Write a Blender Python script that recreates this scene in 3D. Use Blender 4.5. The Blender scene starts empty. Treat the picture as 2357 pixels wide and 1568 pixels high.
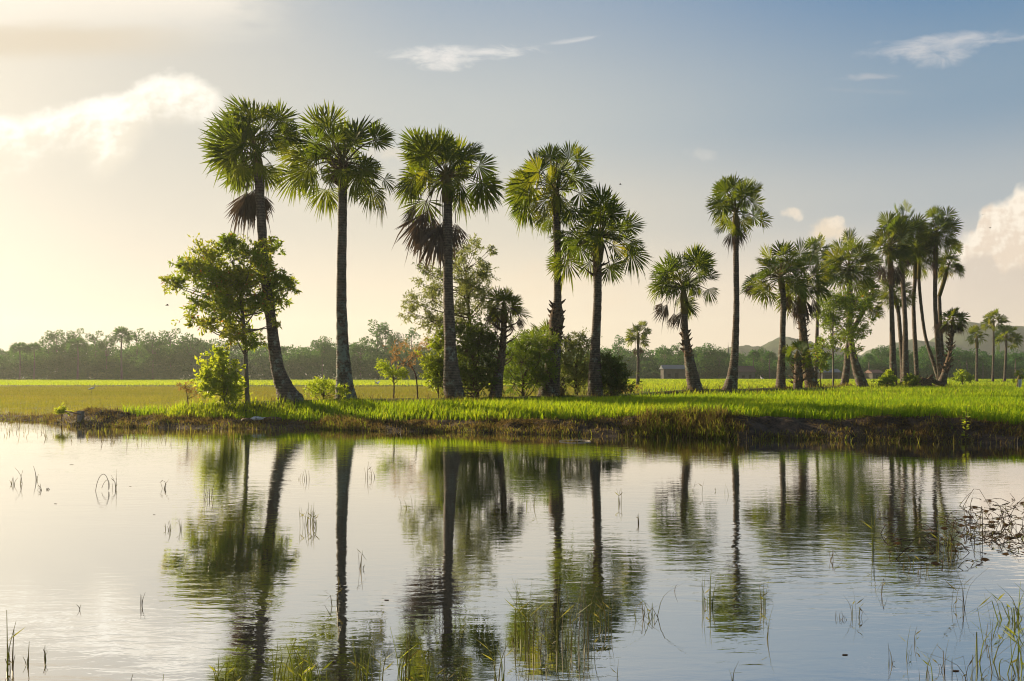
import bpy, math, random
import numpy as np
from mathutils import Vector

# ------------------------------------------------------------------ basics
F, CX, HY, CZ = 1841.4, 1178.5, 862.0, 2.3      # photo scale (2357 px wide), horizon row, eye height over the water
SC = bpy.context.scene
COL = SC.collection
R = math.radians

def X_at(xd, D): return (xd - CX) / F * D
def P(xd, yd, D): return np.array([(xd - CX) / F * D, D, CZ + (HY - yd) / F * D])
def D_water(yd): return F * CZ / (yd - HY)
def sm(a, b, x):
    t = np.clip((np.asarray(x, float) - a) / (b - a), 0, 1)
    return t * t * (3 - 2 * t)
def nrm(v):
    v = np.asarray(v, float)
    return v / (np.linalg.norm(v, axis=-1, keepdims=True) + 1e-9)

def vnoise(x, y, seed=0):
    x = np.asarray(x, float); y = np.asarray(y, float)
    xi = np.floor(x).astype(np.int64); yi = np.floor(y).astype(np.int64)
    fx = x - xi; fy = y - yi
    fx = fx * fx * (3 - 2 * fx); fy = fy * fy * (3 - 2 * fy)
    def h(i, j):
        n = (i * 374761393 + j * 668265263 + seed * 982451653) & 0x7fffffff
        n = ((n ^ (n >> 13)) * 1274126177) & 0x7fffffff
        return ((n ^ (n >> 16)) & 0xffff) / 65535.0
    return (h(xi, yi) * (1 - fx) + h(xi + 1, yi) * fx) * (1 - fy) + (h(xi, yi + 1) * (1 - fx) + h(xi + 1, yi + 1) * fx) * fy
def fbm(x, y, seed=0, o=4):
    s = 0; a = .5; t = 0
    for k in range(o):
        s = s + a * vnoise(np.asarray(x) * 2 ** k, np.asarray(y) * 2 ** k, seed + k); t += a; a *= .5
    return s / t

class MB:
    """collects triangles / quads and links them as ONE mesh object"""
    def __init__(s): s.V = []; s.F = []; s.A = []; s.M = []; s.n = 0
    def add(s, V, Fc, var=0.5, mat=0):
        V = np.asarray(V, float).reshape(-1, 3); Fc = np.asarray(Fc, np.int64)
        if len(V) == 0: return
        s.V.append(V); s.F.append(Fc + s.n); s.M.append(np.full(len(Fc), mat))
        s.A.append(np.broadcast_to(np.asarray(var, float), (len(V),)).copy()); s.n += len(V)
    def build(s, name, mats, parent=None, origin=(0, 0, 0), smooth=True):
        me = bpy.data.meshes.new(name)
        V = np.concatenate(s.V) - np.asarray(origin, float)
        me.vertices.add(len(V)); me.vertices.foreach_set('co', V.astype(np.float32).ravel())
        lv = np.concatenate([f.ravel() for f in s.F])
        lt = np.concatenate([np.full(len(f), f.shape[1]) for f in s.F])
        ls = np.concatenate([[0], np.cumsum(lt)[:-1]])
        me.loops.add(len(lv)); me.loops.foreach_set('vertex_index', lv.astype(np.int32))
        me.polygons.add(len(lt)); me.polygons.foreach_set('loop_start', ls.astype(np.int32))
        me.polygons.foreach_set('loop_total', lt.astype(np.int32))
        if not isinstance(mats, (list, tuple)): mats = [mats]
        for m in mats: me.materials.append(m)
        me.polygons.foreach_set('material_index', np.concatenate(s.M).astype(np.int32))
        me.polygons.foreach_set('use_smooth', np.full(len(lt), smooth))
        at = me.attributes.new('var', 'FLOAT', 'POINT')
        at.data.foreach_set('value', np.concatenate(s.A).astype(np.float32))
        me.update(calc_edges=True)
        o = bpy.data.objects.new(name, me); COL.objects.link(o)
        if parent is not None: o.parent = parent
        else: o.location = origin
        return o

def tag(o, label=None, cat=None, group=None, kind=None):
    if label: o['label'] = label
    if cat: o['category'] = cat
    if group: o['group'] = group
    if kind: o['kind'] = kind
    return o
def thing(name, loc, label, cat, group=None):
    o = bpy.data.objects.new(name, None); COL.objects.link(o); o.location = loc
    o.empty_display_size = .3
    return tag(o, label, cat, group)

# ------------------------------------------------------------------ mesh pieces
def tube(pts, rad, n=8, jit=0, seed=0, cap=True):
    pts = np.asarray(pts, float); rad = np.asarray(rad, float); k = len(pts)
    t = nrm(np.gradient(pts, axis=0))
    ref = np.array([0., 1., 0.]) if abs(t[0][1]) < .9 else np.array([1., 0, 0])
    u = nrm(np.cross(t, ref)); w = np.cross(u, t)
    a = np.linspace(0, 2 * np.pi, n, endpoint=False)
    rr = rad[:, None] * np.ones((1, n))
    if jit:
        rg = np.random.RandomState(seed); rr = rr * (1 + jit * (rg.rand(k, n) - .5) * 2)
    V = pts[:, None, :] + rr[:, :, None] * (np.cos(a)[None, :, None] * u[:, None, :] + np.sin(a)[None, :, None] * w[:, None, :])
    V = V.reshape(-1, 3); Fq = []
    for i in range(k - 1):
        for j in range(n):
            Fq.append((i * n + j, i * n + (j + 1) % n, (i + 1) * n + (j + 1) % n, (i + 1) * n + j))
    Fq = np.array(Fq)
    if cap:
        V = np.vstack([V, pts[-1] + t[-1] * rad[-1] * .5, pts[0]])
        m = (k - 1) * n
        c = np.array([(m + j, m + (j + 1) % n, k * n, k * n) for j in range(n)] + [((j + 1) % n, j, k * n + 1, k * n + 1) for j in range(n)])
        return V, Fq, c[:, :3]
    return V, Fq, None
def add_tube(mb, pts, rad, n=8, var=.5, mat=0, **k):
    V, q, c = tube(pts, rad, n, **k)
    b = mb.n
    mb.add(V, q, var, mat)
    if c is not None:
        mb.F.append(c + b); mb.M.append(np.full(len(c), mat))
def spline(pts, n):
    pts = np.asarray(pts, float); m = len(pts)
    P_ = np.vstack([2 * pts[0] - pts[1], pts, 2 * pts[-1] - pts[-2]])
    out = []
    for q in np.linspace(0, m - 1 - 1e-6, n):
        i = int(q); t = q - i; a, b, c, d = P_[i], P_[i + 1], P_[i + 2], P_[i + 3]
        out.append(.5 * (2 * b + (c - a) * t + (2 * a - 5 * b + 4 * c - d) * t * t + (3 * b - 3 * c + d - a) * t ** 3))
    return np.array(out)
def box(mb, c, s, var=.5, mat=0, rz=0):
    c = np.asarray(c, float); h = np.asarray(s, float) / 2
    V = np.array([(x, y, z) for x in (-1, 1) for y in (-1, 1) for z in (-1, 1)]) * h
    ca, sa = math.cos(rz), math.sin(rz)
    V = np.stack([V[:, 0] * ca - V[:, 1] * sa, V[:, 0] * sa + V[:, 1] * ca, V[:, 2]], 1) + c
    mb.add(V, [(0, 1, 3, 2), (4, 6, 7, 5), (0, 4, 5, 1), (2, 3, 7, 6), (0, 2, 6, 4), (1, 5, 7, 3)], var, mat)
def ellipsoid(mb, c, r, n=10, m=7, var=.5, mat=0, lump=0, seed=0):
    rg = np.random.RandomState(seed); V = []
    for i in range(m + 1):
        th = math.pi * i / m
        for j in range(n):
            ph = 2 * math.pi * j / n
            k = 1 + lump * (rg.rand() - .5) * 2
            V.append((r[0] * math.sin(th) * math.cos(ph) * k, r[1] * math.sin(th) * math.sin(ph) * k, r[2] * math.cos(th) * k))
    V = np.array(V) + np.asarray(c, float)
    Fq = [(i * n + j, (i + 1) * n + j, (i + 1) * n + (j + 1) % n, i * n + (j + 1) % n) for i in range(m) for j in range(n)]
    mb.add(V, Fq, var, mat)

def blades(mb, pos, h, w, lean, az, var, rg, face=None, mat=0):
    """pos (n,3): grass blades of three triangles that bend over"""
    n = len(pos); pos = np.asarray(pos, float)
    h = np.broadcast_to(h, (n,)).astype(float); w = np.broadcast_to(w, (n,)).astype(float); lean = np.broadcast_to(lean, (n,)).astype(float)
    d = np.stack([np.cos(az), np.sin(az), np.zeros(n)], 1)
    fa = rg.rand(n) * np.pi if face is None else face
    s = np.stack([np.cos(fa), np.sin(fa), np.zeros(n)], 1)
    up = np.array([0, 0, 1.])
    m = pos + d * (lean * h * .28)[:, None] + up * (h * .58)[:, None]
    t = pos + d * (lean * h)[:, None] + up * (h * (1 - .35 * lean))[:, None]
    hw = (w / 2)[:, None]
    V = np.stack([pos - s * hw, pos + s * hw, m - s * hw * .8, m + s * hw * .8, t], 1).reshape(-1, 3)
    b = (np.arange(n) * 5)[:, None]
    T = np.concatenate([b + np.array([[0, 1, 3]]), b + np.array([[0, 3, 2]]), b + np.array([[2, 3, 4]])])
    mb.add(V, T, np.repeat(np.broadcast_to(var, (n,)), 5), mat)

def leaves(mb, pos, ax, L, W, var, rg, mat=0, fold=.25):
    """pos, ax (n,3): folded pointed leaves along ax"""
    n = len(pos)
    ax = nrm(ax); r = nrm(rg.randn(n, 3)); s = nrm(np.cross(ax, r)); nn = np.cross(s, ax)
    L = np.broadcast_to(L, (n,))[:, None]; W = np.broadcast_to(W, (n,))[:, None]
    mid = pos + ax * L * .45
    V = np.stack([pos, mid + s * W * .5 + nn * W * fold, pos + ax * L - nn * W * .3, mid - s * W * .5 + nn * W * fold], 1).reshape(-1, 3)
    b = (np.arange(n) * 4)[:, None]
    T = np.concatenate([b + np.array([[0, 1, 2]]), b + np.array([[0, 2, 3]])])
    mb.add(V, T, np.repeat(np.broadcast_to(var, (n,)), 4), mat)

def fan(mb, c, a, nrmv, rad, spread, nseg, droop, rg, var, mat=0, fuse=.52):
    """a pleated palm fan whose segments part into points"""
    a = nrm(a); nv = nrm(nrmv - np.dot(nrmv, a) * a); b = np.cross(nv, a)
    th = np.linspace(-spread / 2, spread / 2, nseg) + (rg.rand(nseg) - .5) * .04
    dth = spread / nseg
    u = np.cos(th)[:, None] * a + np.sin(th)[:, None] * b
    u = u + nv * (.28 * (1 - np.cos(th)))[:, None] + rg.randn(nseg, 3) * .045
    u = nrm(u)
    sd = -np.sin(th)[:, None] * a + np.cos(th)[:, None] * b
    L = rad * (1 - .3 * (np.abs(th) / (spread / 2 + 1e-6)) ** 2.5) * (.88 + .22 * rg.rand(nseg))
    dr = droop * (.5 + rg.rand(nseg))
    # a few tips break and hang
    brk = rg.rand(nseg) < .10
    z = np.array([0, 0, 1.])
    def pt(r, ex=0):
        return c + u * (r * L)[:, None] - z * ((dr * r * r * L) + ex)[:, None]
    hw1 = (fuse * L * math.tan(dth / 2) * .98)[:, None]; hw2 = hw1 * .62
    p1 = pt(fuse, 0 * L); p2 = pt(.78, brk * .12 * L); p3 = pt(1.0, brk * .4 * L)
    V = np.stack([np.repeat(c[None] if c.ndim == 1 else c, nseg, 0), p1 - sd * hw1, p1 + nv * hw1 * .6, p1 + sd * hw1,
                  p2 - sd * hw2, p2 + nv * hw2 * .6, p2 + sd * hw2, p3], 1).reshape(-1, 3)
    q = (np.arange(nseg) * 8)[:, None]
    tri = [(0, 1, 2), (0, 2, 3), (1, 4, 5), (1, 5, 2), (2, 5, 6), (2, 6, 3), (4, 7, 5), (5, 7, 6)]
    T = np.concatenate([q + np.array([t]) for t in tri])
    mb.add(V, T, np.clip(var + np.repeat(rg.rand(nseg) - .5, 8) * .3, 0, 1), mat)

# ------------------------------------------------------------------ materials
class S_:
    """tiny wrapper: arithmetic on shader sockets"""
    def __init__(s, nt, k): s.nt = nt; s.k = k
    def _m(s, op, *o):
        n = s.nt.nodes.new('ShaderNodeMath'); n.operation = op
        for i, v in enumerate((s,) + o):
            if isinstance(v, S_): s.nt.links.new(v.k, n.inputs[i])
            else: n.inputs[i].default_value = v
        return S_(s.nt, n.outputs[0])
    def __add__(s, o): return s._m('ADD', o)
    __radd__ = __add__
    def __mul__(s, o): return s._m('MULTIPLY', o)
    __rmul__ = __mul__
    def __sub__(s, o): return s._m('SUBTRACT', o)
    def __rsub__(s, o): return (s * -1.0) + o
    def __truediv__(s, o): return s._m('DIVIDE', o)
    def __pow__(s, o): return s._m('POWER', o)
    def max(s, o): return s._m('MAXIMUM', o)
    def min(s, o): return s._m('MINIMUM', o)
    def abs(s): return s._m('ABSOLUTE')
def node(nt, t, **k):
    n = nt.nodes.new(t)
    for a, v in k.items(): setattr(n, a, v)
    return n
def step(x, a, b, lo=0., hi=1.):
    n = node(x.nt, 'ShaderNodeMapRange', interpolation_type='SMOOTHSTEP')
    x.nt.links.new(x.k, n.inputs[0])
    for i, v in ((1, a), (2, b), (3, lo), (4, hi)):
        if isinstance(v, S_): x.nt.links.new(v.k, n.inputs[i])
        else: n.inputs[i].default_value = v
    return S_(x.nt, n.outputs[0])
def vec(nt, x, y, z=0.):
    n = node(nt, 'ShaderNodeCombineXYZ')
    for i, v in enumerate((x, y, z)):
        if isinstance(v, S_): nt.links.new(v.k, n.inputs[i])
        else: n.inputs[i].default_value = v
    return n.outputs[0]
def noise(nt, v, scale=1., detail=4., rough=.55, dist=0., color=False):
    n = node(nt, 'ShaderNodeTexNoise'); n.inputs['Scale'].default_value = scale; n.inputs['Detail'].default_value = detail
    n.inputs['Roughness'].default_value = rough; n.inputs['Distortion'].default_value = dist
    if v is not None: nt.links.new(v, n.inputs['Vector'])
    return S_(nt, n.outputs['Fac'])
def mix(nt, f, a, b, mode='MIX'):
    n = node(nt, 'ShaderNodeMix', data_type='RGBA', blend_type=mode)
    for i, v in ((0, f), (6, a), (7, b)):
        if isinstance(v, S_): nt.links.new(v.k, n.inputs[i])
        elif isinstance(v, bpy.types.NodeSocket): nt.links.new(v, n.inputs[i])
        elif isinstance(v, (tuple, list)): n.inputs[i].default_value = (*v[:3], 1)
        else: n.inputs[i].default_value = v
    return n.outputs[2]
def ramp(x, stops):
    n = node(x.nt, 'ShaderNodeValToRGB'); e = n.color_ramp.elements
    while len(e) < len(stops): e.new(.5)
    for k, (p, c) in zip(e, stops): k.position = p; k.color = (*c, 1)
    x.nt.links.new(x.k, n.inputs[0]); return n.outputs[0]
def newmat(name):
    m = bpy.data.materials.new(name); m.use_nodes = True; nt = m.node_tree; nt.nodes.clear()
    return m, nt, node(nt, 'ShaderNodeOutputMaterial')
def attr(nt, a='var'):
    n = node(nt, 'ShaderNodeAttribute', attribute_name=a); return S_(nt, n.outputs['Fac'])
def ocoord(nt): return node(nt, 'ShaderNodeTexCoord').outputs['Object']

def leaf_mat(name, stops, tstops, tf=.45, rough=.45, spec=.3):
    m, nt, out = newmat(name)
    v = attr(nt)
    p = node(nt, 'ShaderNodeBsdfPrincipled'); nt.links.new(ramp(v, stops), p.inputs['Base Color'])
    p.inputs['Roughness'].default_value = rough; p.inputs['Specular IOR Level'].default_value = spec
    t = node(nt, 'ShaderNodeBsdfTranslucent'); nt.links.new(ramp(v, tstops), t.inputs['Color'])
    x = node(nt, 'ShaderNodeMixShader'); x.inputs[0].default_value = tf
    nt.links.new(p.outputs[0], x.inputs[1]); nt.links.new(t.outputs[0], x.inputs[2]); nt.links.new(x.outputs[0], out.inputs[0])
    return m
def rough_mat(name, c1, c2, scale=4., rough=.9, bump=.3, c3=None, stretch=(1, 1, 1), t3=.6):
    m, nt, out = newmat(name)
    mp = node(nt, 'ShaderNodeMapping'); nt.links.new(ocoord(nt), mp.inputs[0]); mp.inputs['Scale'].default_value = stretch
    n1 = noise(nt, mp.outputs[0], scale, 6, .65)
    c = mix(nt, step(n1, .35, .65), c1, c2)
    if c3: c = mix(nt, step(noise(nt, mp.outputs[0], scale * .45, 5, .7), t3, t3 + .08), c, c3)
    p = node(nt, 'ShaderNodeBsdfPrincipled'); nt.links.new(c, p.inputs['Base Color']); p.inputs['Roughness'].default_value = rough
    p.inputs['Specular IOR Level'].default_value = .2
    b = node(nt, 'ShaderNodeBump'); b.inputs['Strength'].default_value = bump; b.inputs['Distance'].default_value = .05
    nt.links.new(n1.k, b.inputs['Height']); nt.links.new(b.outputs[0], p.inputs['Normal'])
    nt.links.new(p.outputs[0], out.inputs[0]); return m
def trunk_mat(name, c1, c2, lich=(.22, .25, .2), t3=.6):
    m, nt, out = newmat(name)
    oc = ocoord(nt); sx = node(nt, 'ShaderNodeSeparateXYZ'); nt.links.new(oc, sx.inputs[0])
    z = S_(nt, sx.outputs[2]); n1 = noise(nt, oc, 5, 6, .7)
    ring = ((z * 7.5 + n1 * .8) * 6.283)._m('SINE')
    c = mix(nt, step(n1 + ring * .065, .3, .72), c1, c2)
    c = mix(nt, step(noise(nt, oc, 2.2, 6, .75), t3, t3 + .1) * step(z, 7., 2.5, .15, .8), c, lich)
    p = node(nt, 'ShaderNodeBsdfPrincipled'); nt.links.new(c, p.inputs['Base Color']); p.inputs['Roughness'].default_value = .85
    p.inputs['Specular IOR Level'].default_value = .25
    b = node(nt, 'ShaderNodeBump'); b.inputs['Strength'].default_value = .6; b.inputs['Distance'].default_value = .04
    nt.links.new((n1 + ring * .25).k, b.inputs['Height']); nt.links.new(b.outputs[0], p.inputs['Normal'])
    nt.links.new(p.outputs[0], out.inputs[0]); return m

M = {}
M['palm'] = leaf_mat('palm_leaf', [(0, (.012, .036, .012)), (.5, (.022, .06, .013)), (.85, (.05, .095, .015)), (1, (.13, .13, .03))],
                     [(0, (.15, .23, .010)), (.5, (.30, .36, .013)), (1, (.5, .44, .028))], .40, .6, .14)
M['petiole'] = leaf_mat('palm_stalk', [(0, (.07, .08, .03)), (1, (.16, .13, .05))], [(0, (.1, .1, .02)), (1, (.1, .1, .02))], .05, .85, .05)
M['dead'] = leaf_mat('dead_leaf', [(0, (.048, .040, .037)), (.5, (.10, .082, .072)), (1, (.17, .13, .10))],
                     [(0, (.10, .07, .045)), (1, (.2, .13, .07))], .2, .8, .1)
M['trunk'] = trunk_mat('palm_trunk', (.045, .036, .03), (.145, .115, .09), t3=.53)
M['trunk_lichen'] = trunk_mat('lichen_palm_trunk', (.05, .042, .035), (.15, .12, .095), (.2, .25, .21), .46)
M['stub'] = rough_mat('old_leaf_base', (.05, .035, .026), (.17, .115, .075), 9, .9, .5)
M['bark'] = rough_mat('tree_bark', (.10, .085, .07), (.22, .19, .155), 6, .9, .4, stretch=(3, 3, .6))
M['twig'] = rough_mat('twig_bark', (.05, .035, .025), (.12, .085, .06), 8, .9, .3)
M['leaf'] = leaf_mat('broad_leaf', [(0, (.03, .07, .012)), (.55, (.05, .11, .018)), (.93, (.09, .14, .02)), (1, (.30, .12, .02))],
                     [(0, (.26, .38, .015)), (.6, (.42, .55, .02)), (.93, (.5, .52, .04)), (1, (.7, .3, .03))], .5, .4, .4)
M['leaf_bright'] = leaf_mat('bright_leaf', [(0, (.05, .11, .012)), (.6, (.08, .16, .016)), (1, (.14, .2, .02))],
                     [(0, (.42, .55, .02)), (1, (.62, .68, .04))], .58, .4, .4)
M['leaf_feather'] = leaf_mat('feathery_leaf', [(0, (.03, .075, .012)), (1, (.07, .13, .018))], [(0, (.22, .34, .015)), (1, (.4, .5, .03))], .45)
M['leaf_grey'] = leaf_mat('narrow_leaf', [(0, (.035, .06, .018)), (.6, (.06, .095, .03)), (1, (.11, .14, .05))],
                     [(0, (.2, .28, .04)), (1, (.38, .42, .08))], .45, .4, .5)
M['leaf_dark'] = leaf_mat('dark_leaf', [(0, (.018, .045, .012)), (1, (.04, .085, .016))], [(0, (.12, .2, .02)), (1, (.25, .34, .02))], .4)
M['leaf_rust'] = leaf_mat('rusty_leaf', [(0, (.11, .07, .025)), (1, (.21, .125, .045))], [(0, (.34, .2, .05)), (1, (.5, .32, .09))], .5)
M['far'] = leaf_mat('far_leaf', [(0, (.024, .10, .024)), (.6, (.05, .165, .034)), (1, (.10, .23, .045))],
                    [(0, (.07, .2, .03)), (1, (.17, .34, .05))], .35, .7, .1)
M['rice'] = leaf_mat('rice_blade', [(0, (.055, .13, .008)), (.5, (.085, .19, .010)), (.9, (.14, .23, .014)), (1, (.25, .25, .04))],
                     [(0, (.30, .50, .012)), (.5, (.44, .63, .014)), (1, (.62, .68, .03))], .5, .6, .08)
M['paddy'] = leaf_mat('paddy_blade', [(0, (.06, .085, .010)), (.6, (.11, .12, .016)), (1, (.17, .13, .032))],
                      [(0, (.26, .30, .014)), (.6, (.38, .36, .025)), (1, (.44, .31, .06))], .4, .6, .2)
M['drygrass'] = leaf_mat('bank_blade', [(0, (.04, .028, .018)), (.35, (.09, .065, .032)), (.6, (.19, .145, .05)), (.8, (.13, .16, .022)), (1, (.10, .19, .02))],
                         [(0, (.12, .08, .03)), (.5, (.3, .22, .06)), (.8, (.36, .4, .03)), (1, (.4, .5, .03))], .4, .8, .1)
M['reed'] = leaf_mat('reed_blade', [(0, (.045, .032, .018)), (.4, (.10, .085, .025)), (.7, (.07, .11, .015)), (1, (.13, .18, .015))],
                     [(0, (.10, .07, .02)), (.5, (.3, .27, .04)), (1, (.5, .55, .03))], .4, .5, .3)
M['weed'] = leaf_mat('weed_stem', [(0, (.03, .02, .014)), (.6, (.075, .048, .028)), (1, (.10, .13, .025))],
                     [(0, (.08, .05, .02)), (.6, (.2, .12, .05)), (1, (.32, .38, .04))], .25, .6, .2)
M['white'] = rough_mat('white_cloth', (.62, .62, .6), (.8, .8, .78), 12, .6, .2)
M['feather'] = rough_mat('white_feather', (.75, .75, .72), (.82, .82, .8), 20, .7, .1)
M['beak'] = rough_mat('beak', (.35, .22, .04), (.4, .26, .05), 20, .6, .1)
M['darkbird'] = rough_mat('dark_feather', (.03, .028, .026), (.06, .055, .05), 20, .7, .1)
M['concrete'] = rough_mat('concrete', (.13, .12, .11), (.23, .22, .2), 9, .9, .5)
M['bamboo'] = rough_mat('bamboo', (.10, .06, .04), (.18, .12, .07), 9, .7, .3)
M['hoop'] = rough_mat('pale_cane', (.4, .36, .3), (.55, .5, .43), 9, .6, .2)
M['wall_grey'] = rough_mat('grey_wall', (.06, .057, .052), (.085, .08, .072), 1.2, .9, .2)
M['wall_pale'] = rough_mat('pale_wall', (.08, .08, .077), (.11, .11, .10), 1.2, .9, .2)
M['roof_blue'] = rough_mat('blue_metal_roof', (.085, .11, .13), (.11, .135, .16), 3, .45, .2, stretch=(8, .3, 1))
M['roof_red'] = rough_mat('red_tin_roof', (.09, .05, .042), (.13, .07, .055), 3, .6, .3, stretch=(8, .3, 1))
M['dark'] = rough_mat('dark_opening', (.02, .02, .02), (.03, .03, .028), 2, .9, .1)
M['spire'] = rough_mat('temple_spire', (.13, .13, .12), (.2, .19, .17), 2, .7, .2)
M['temple_roof'] = rough_mat('temple_roof', (.30, .15, .07), (.38, .2, .1), 2, .7, .2)

# ------------------------------------------------------------------ terrain
shore_px = [(-400, 972), (0, 974), (90, 977), (150, 986), (200, 990), (330, 993), (450, 994), (620, 997), (740, 997), (900, 1003), (1050, 1006),
            (1200, 1012), (1350, 1016), (1500, 1018), (1620, 1021), (1720, 1026), (1800, 1022), (2000, 1025), (2200, 1030), (2357, 1033), (2800, 1040)]
shore_px = [(x, y - 8 - 4 * min(1, max(0, (x - 800) / 300))) for x, y in shore_px]
SD = np.array([D_water(y) for x, y in shore_px]); SX = np.array([X_at(x, d) for (x, y), d in zip(shore_px, SD)])
bank_px = [(-400, 971), (0, 971), (80, 970), (110, 962), (150, 953), (200, 946), (240, 946), (330, 956), (450, 960), (600, 964), (700, 966), (725, 975), (745, 968), (800, 967),
           (1000, 966), (1200, 966), (1350, 963), (1500, 957), (1600, 952), (1660, 951), (1720, 957), (1800, 957), (1900, 963), (2000, 960),
           (2050, 962), (2110, 956), (2180, 962), (2250, 969), (2357, 979), (2800, 985)]
BX = []; BZ = []
for x, y in bank_px:
    y += 3 if x > 240 else 0
    d = np.interp(x, [p[0] for p in shore_px], SD) + 1.9
    BX.append(X_at(x, d)); BZ.append(max(.18, CZ - (y - HY) / F * d))
BUND = np.array([(-400, 43), (-60, 43), (-26, 42.5), (-23.4, 41.3), (-20.4, 38.9), (-19, 38.6), (-14, 38.6), (-10.7, 38.9), (-9, 41.2), (-3, 42), (2.2, 46.2), (5, 46.6), (13, 58), (16, 58.4),
                 (22, 65), (25, 65.6), (36, 86), (45, 89), (60, 92), (200, 100), (1500, 110)])
def shore(x): return np.interp(x, SX, SD) + (fbm(np.asarray(x) * 1.3, np.asarray(x) * 0, 5) - .5) * .7
def bund_y(x): return np.interp(x, BUND[:, 0], BUND[:, 1])
def ground_z(x, y):
    x = np.asarray(x, float); y = np.asarray(y, float)
    s = y - shore(x); by = bund_y(x); bz = np.interp(x, BX, BZ)
    rt = sm(3, 14, x)
    pad = -.045 + .07 * fbm(x * .6, y * .6, 11) + .06 * sm(70, 110, y) + .10 * np.exp(-((y - 88 - x * .05) / .5) ** 2) * sm(-80, -70, x)
    base = pad * (1 - rt) + rt * (.62 + .1 * (fbm(x * .15, y * .15, 3) - .5))
    fe = 134 + 3 * (fbm(x * .02, y * 0, 9) - .5)
    far = .45 + .25 * rt
    base = base * (1 - sm(fe, fe + .5, y)) + far * sm(fe, fe + .5, y)
    front = bz + (.70 - bz) * sm(2., 5., s)
    ins = 1 - sm(by - .5, by + 1.3, y)
    h = base * (1 - ins) + front * ins
    tz = np.interp(x, [-60, -18, -15, 8, 13, 26, 36, 60, 90], [0, 0, 1.02, 1.1, 1.2, 1.2, 1.1, .8, .7])
    rid = np.exp(-((y - by + .1) / (1.1 + .02 * np.maximum(y - 40, 0))) ** 2) * np.maximum(tz - .65, 0)
    h = h + rid
    lum = (fbm(x * 2.2, y * 2.2, 21) - .5)
    ew = np.interp(x, [-23.5, -20], [.45, 1.]); s_ = s; s = s / ew
    edge = .25 * sm(0, .4, s + lum * .3) + .75 * sm(.1, 1.7 + .5 * fbm(x * .7, y * 0, 33), s + lum * .6)
    bump = np.exp(-((s - 1.3) / .75) ** 2) * np.minimum(bz, .6) * (.75 * (fbm(x * 1.1, y * 1.6, 41) - .45) + .4 * lum)
    s = s_; land = h * edge + bump * edge
    bed = -.9 * sm(0, 3, -s)
    z = np.where(s > 0, land, bed) + np.where(y > 30, .03 * (fbm(x * 4, y * 4, 2) - .5), 0)
    z = z + sm(-1.5, -5, y) * 1.5
    return z
yy = np.concatenate([[-78, -40, -12, -6, -4, -2.5, -1, 4, 12, 18, 21, 22.5], np.arange(23.5, 42, .14), np.arange(42, 70, .5), np.arange(70, 140, 1.2), np.geomspace(141, 1230, 40)])
xx = np.concatenate([-np.geomspace(1180, 62, 26), np.arange(-60, -30, 1.0), np.arange(-30, 24, .16), np.arange(24, 60, .6), np.geomspace(61, 1180, 28)])
GX, GY = np.meshgrid(xx, yy)
GZ = ground_z(GX, GY)
mb = MB(); nx = len(xx); ny = len(yy)
i, j = np.meshgrid(np.arange(ny - 1), np.arange(nx - 1), indexing='ij')
q = np.stack([i * nx + j, i * nx + j + 1, (i + 1) * nx + j + 1, (i + 1) * nx + j], -1).reshape(-1, 4)
mud = 1 - sm(2., 2.9, GY - shore(GX))
mb.add(np.stack([GX, GY, GZ], -1).reshape(-1, 3), q, mud.ravel())
m, nt, out = newmat('earth_and_grass')
g = node(nt, 'ShaderNodeNewGeometry').outputs['Position']
n1 = noise(nt, g, 1.7, 8, .7); n2 = noise(nt, g, .25, 4, .6); n3 = noise(nt, g, 14, 6, .75)
soil = mix(nt, step(n1 * .6 + n3 * .4, .36, .62), (.02, .015, .012), (.115, .083, .062))
grass = mix(nt, step(n2, .4, .62), (.05, .085, .012), (.10, .11, .02))
cc = mix(nt, step(attr(nt) + (n1 - .5) * .5, .35, .6), grass, soil)
p = node(nt, 'ShaderNodeBsdfPrincipled'); nt.links.new(cc, p.inputs['Base Color']); p.inputs['Roughness'].default_value = .9
p.inputs['Specular IOR Level'].default_value = .2
b = node(nt, 'ShaderNodeBump'); b.inputs['Strength'].default_value = .8; b.inputs['Distance'].default_value = .12
nt.links.new((n1 * .5 + n3).k, b.inputs['Height']); nt.links.new(b.outputs[0], p.inputs['Normal']); nt.links.new(p.outputs[0], out.inputs[0])
tag(mb.build('ground', m), kind='structure')

# water
m, nt, out = newmat('pond_water')
g = node(nt, 'ShaderNodeNewGeometry').outputs['Position']
def mapped(scale, rot=0.):
    mp = node(nt, 'ShaderNodeMapping'); nt.links.new(g, mp.inputs[0]); mp.inputs['Scale'].default_value = scale; mp.inputs['Rotation'].default_value = (0, 0, rot); return mp.outputs[0]
calm = step(noise(nt, mapped((.10, .16, 1), .2), 1, 2, .5), .34, .62, .18, 1.)
w1 = noise(nt, mapped((2.4, 7.0, 1), .05), 1, 3, .55, .4)
w2 = noise(nt, mapped((.7, 2.0, 1), -.1), 1, 2, .5, .3)
hgt = (w1 * .0036 + w2 * .0038) * calm
b = node(nt, 'ShaderNodeBump'); b.inputs['Strength'].default_value = 1.; b.inputs['Distance'].default_value = 1.
nt.links.new(hgt.k, b.inputs['Height'])
gl = node(nt, 'ShaderNodeBsdfGlossy'); gl.inputs['Roughness'].default_value = .02; gl.inputs['Color'].default_value = (.97, .97, .97, 1)
df = node(nt, 'ShaderNodeBsdfDiffuse'); df.inputs['Color'].default_value = (.016, .02, .02, 1)
lw = node(nt, 'ShaderNodeLayerWeight'); lw.inputs['Blend'].default_value = .5; fr = S_(nt, lw.outputs['Facing']) * .62 + .36
nt.links.new(b.outputs[0], gl.inputs['Normal'])
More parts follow.
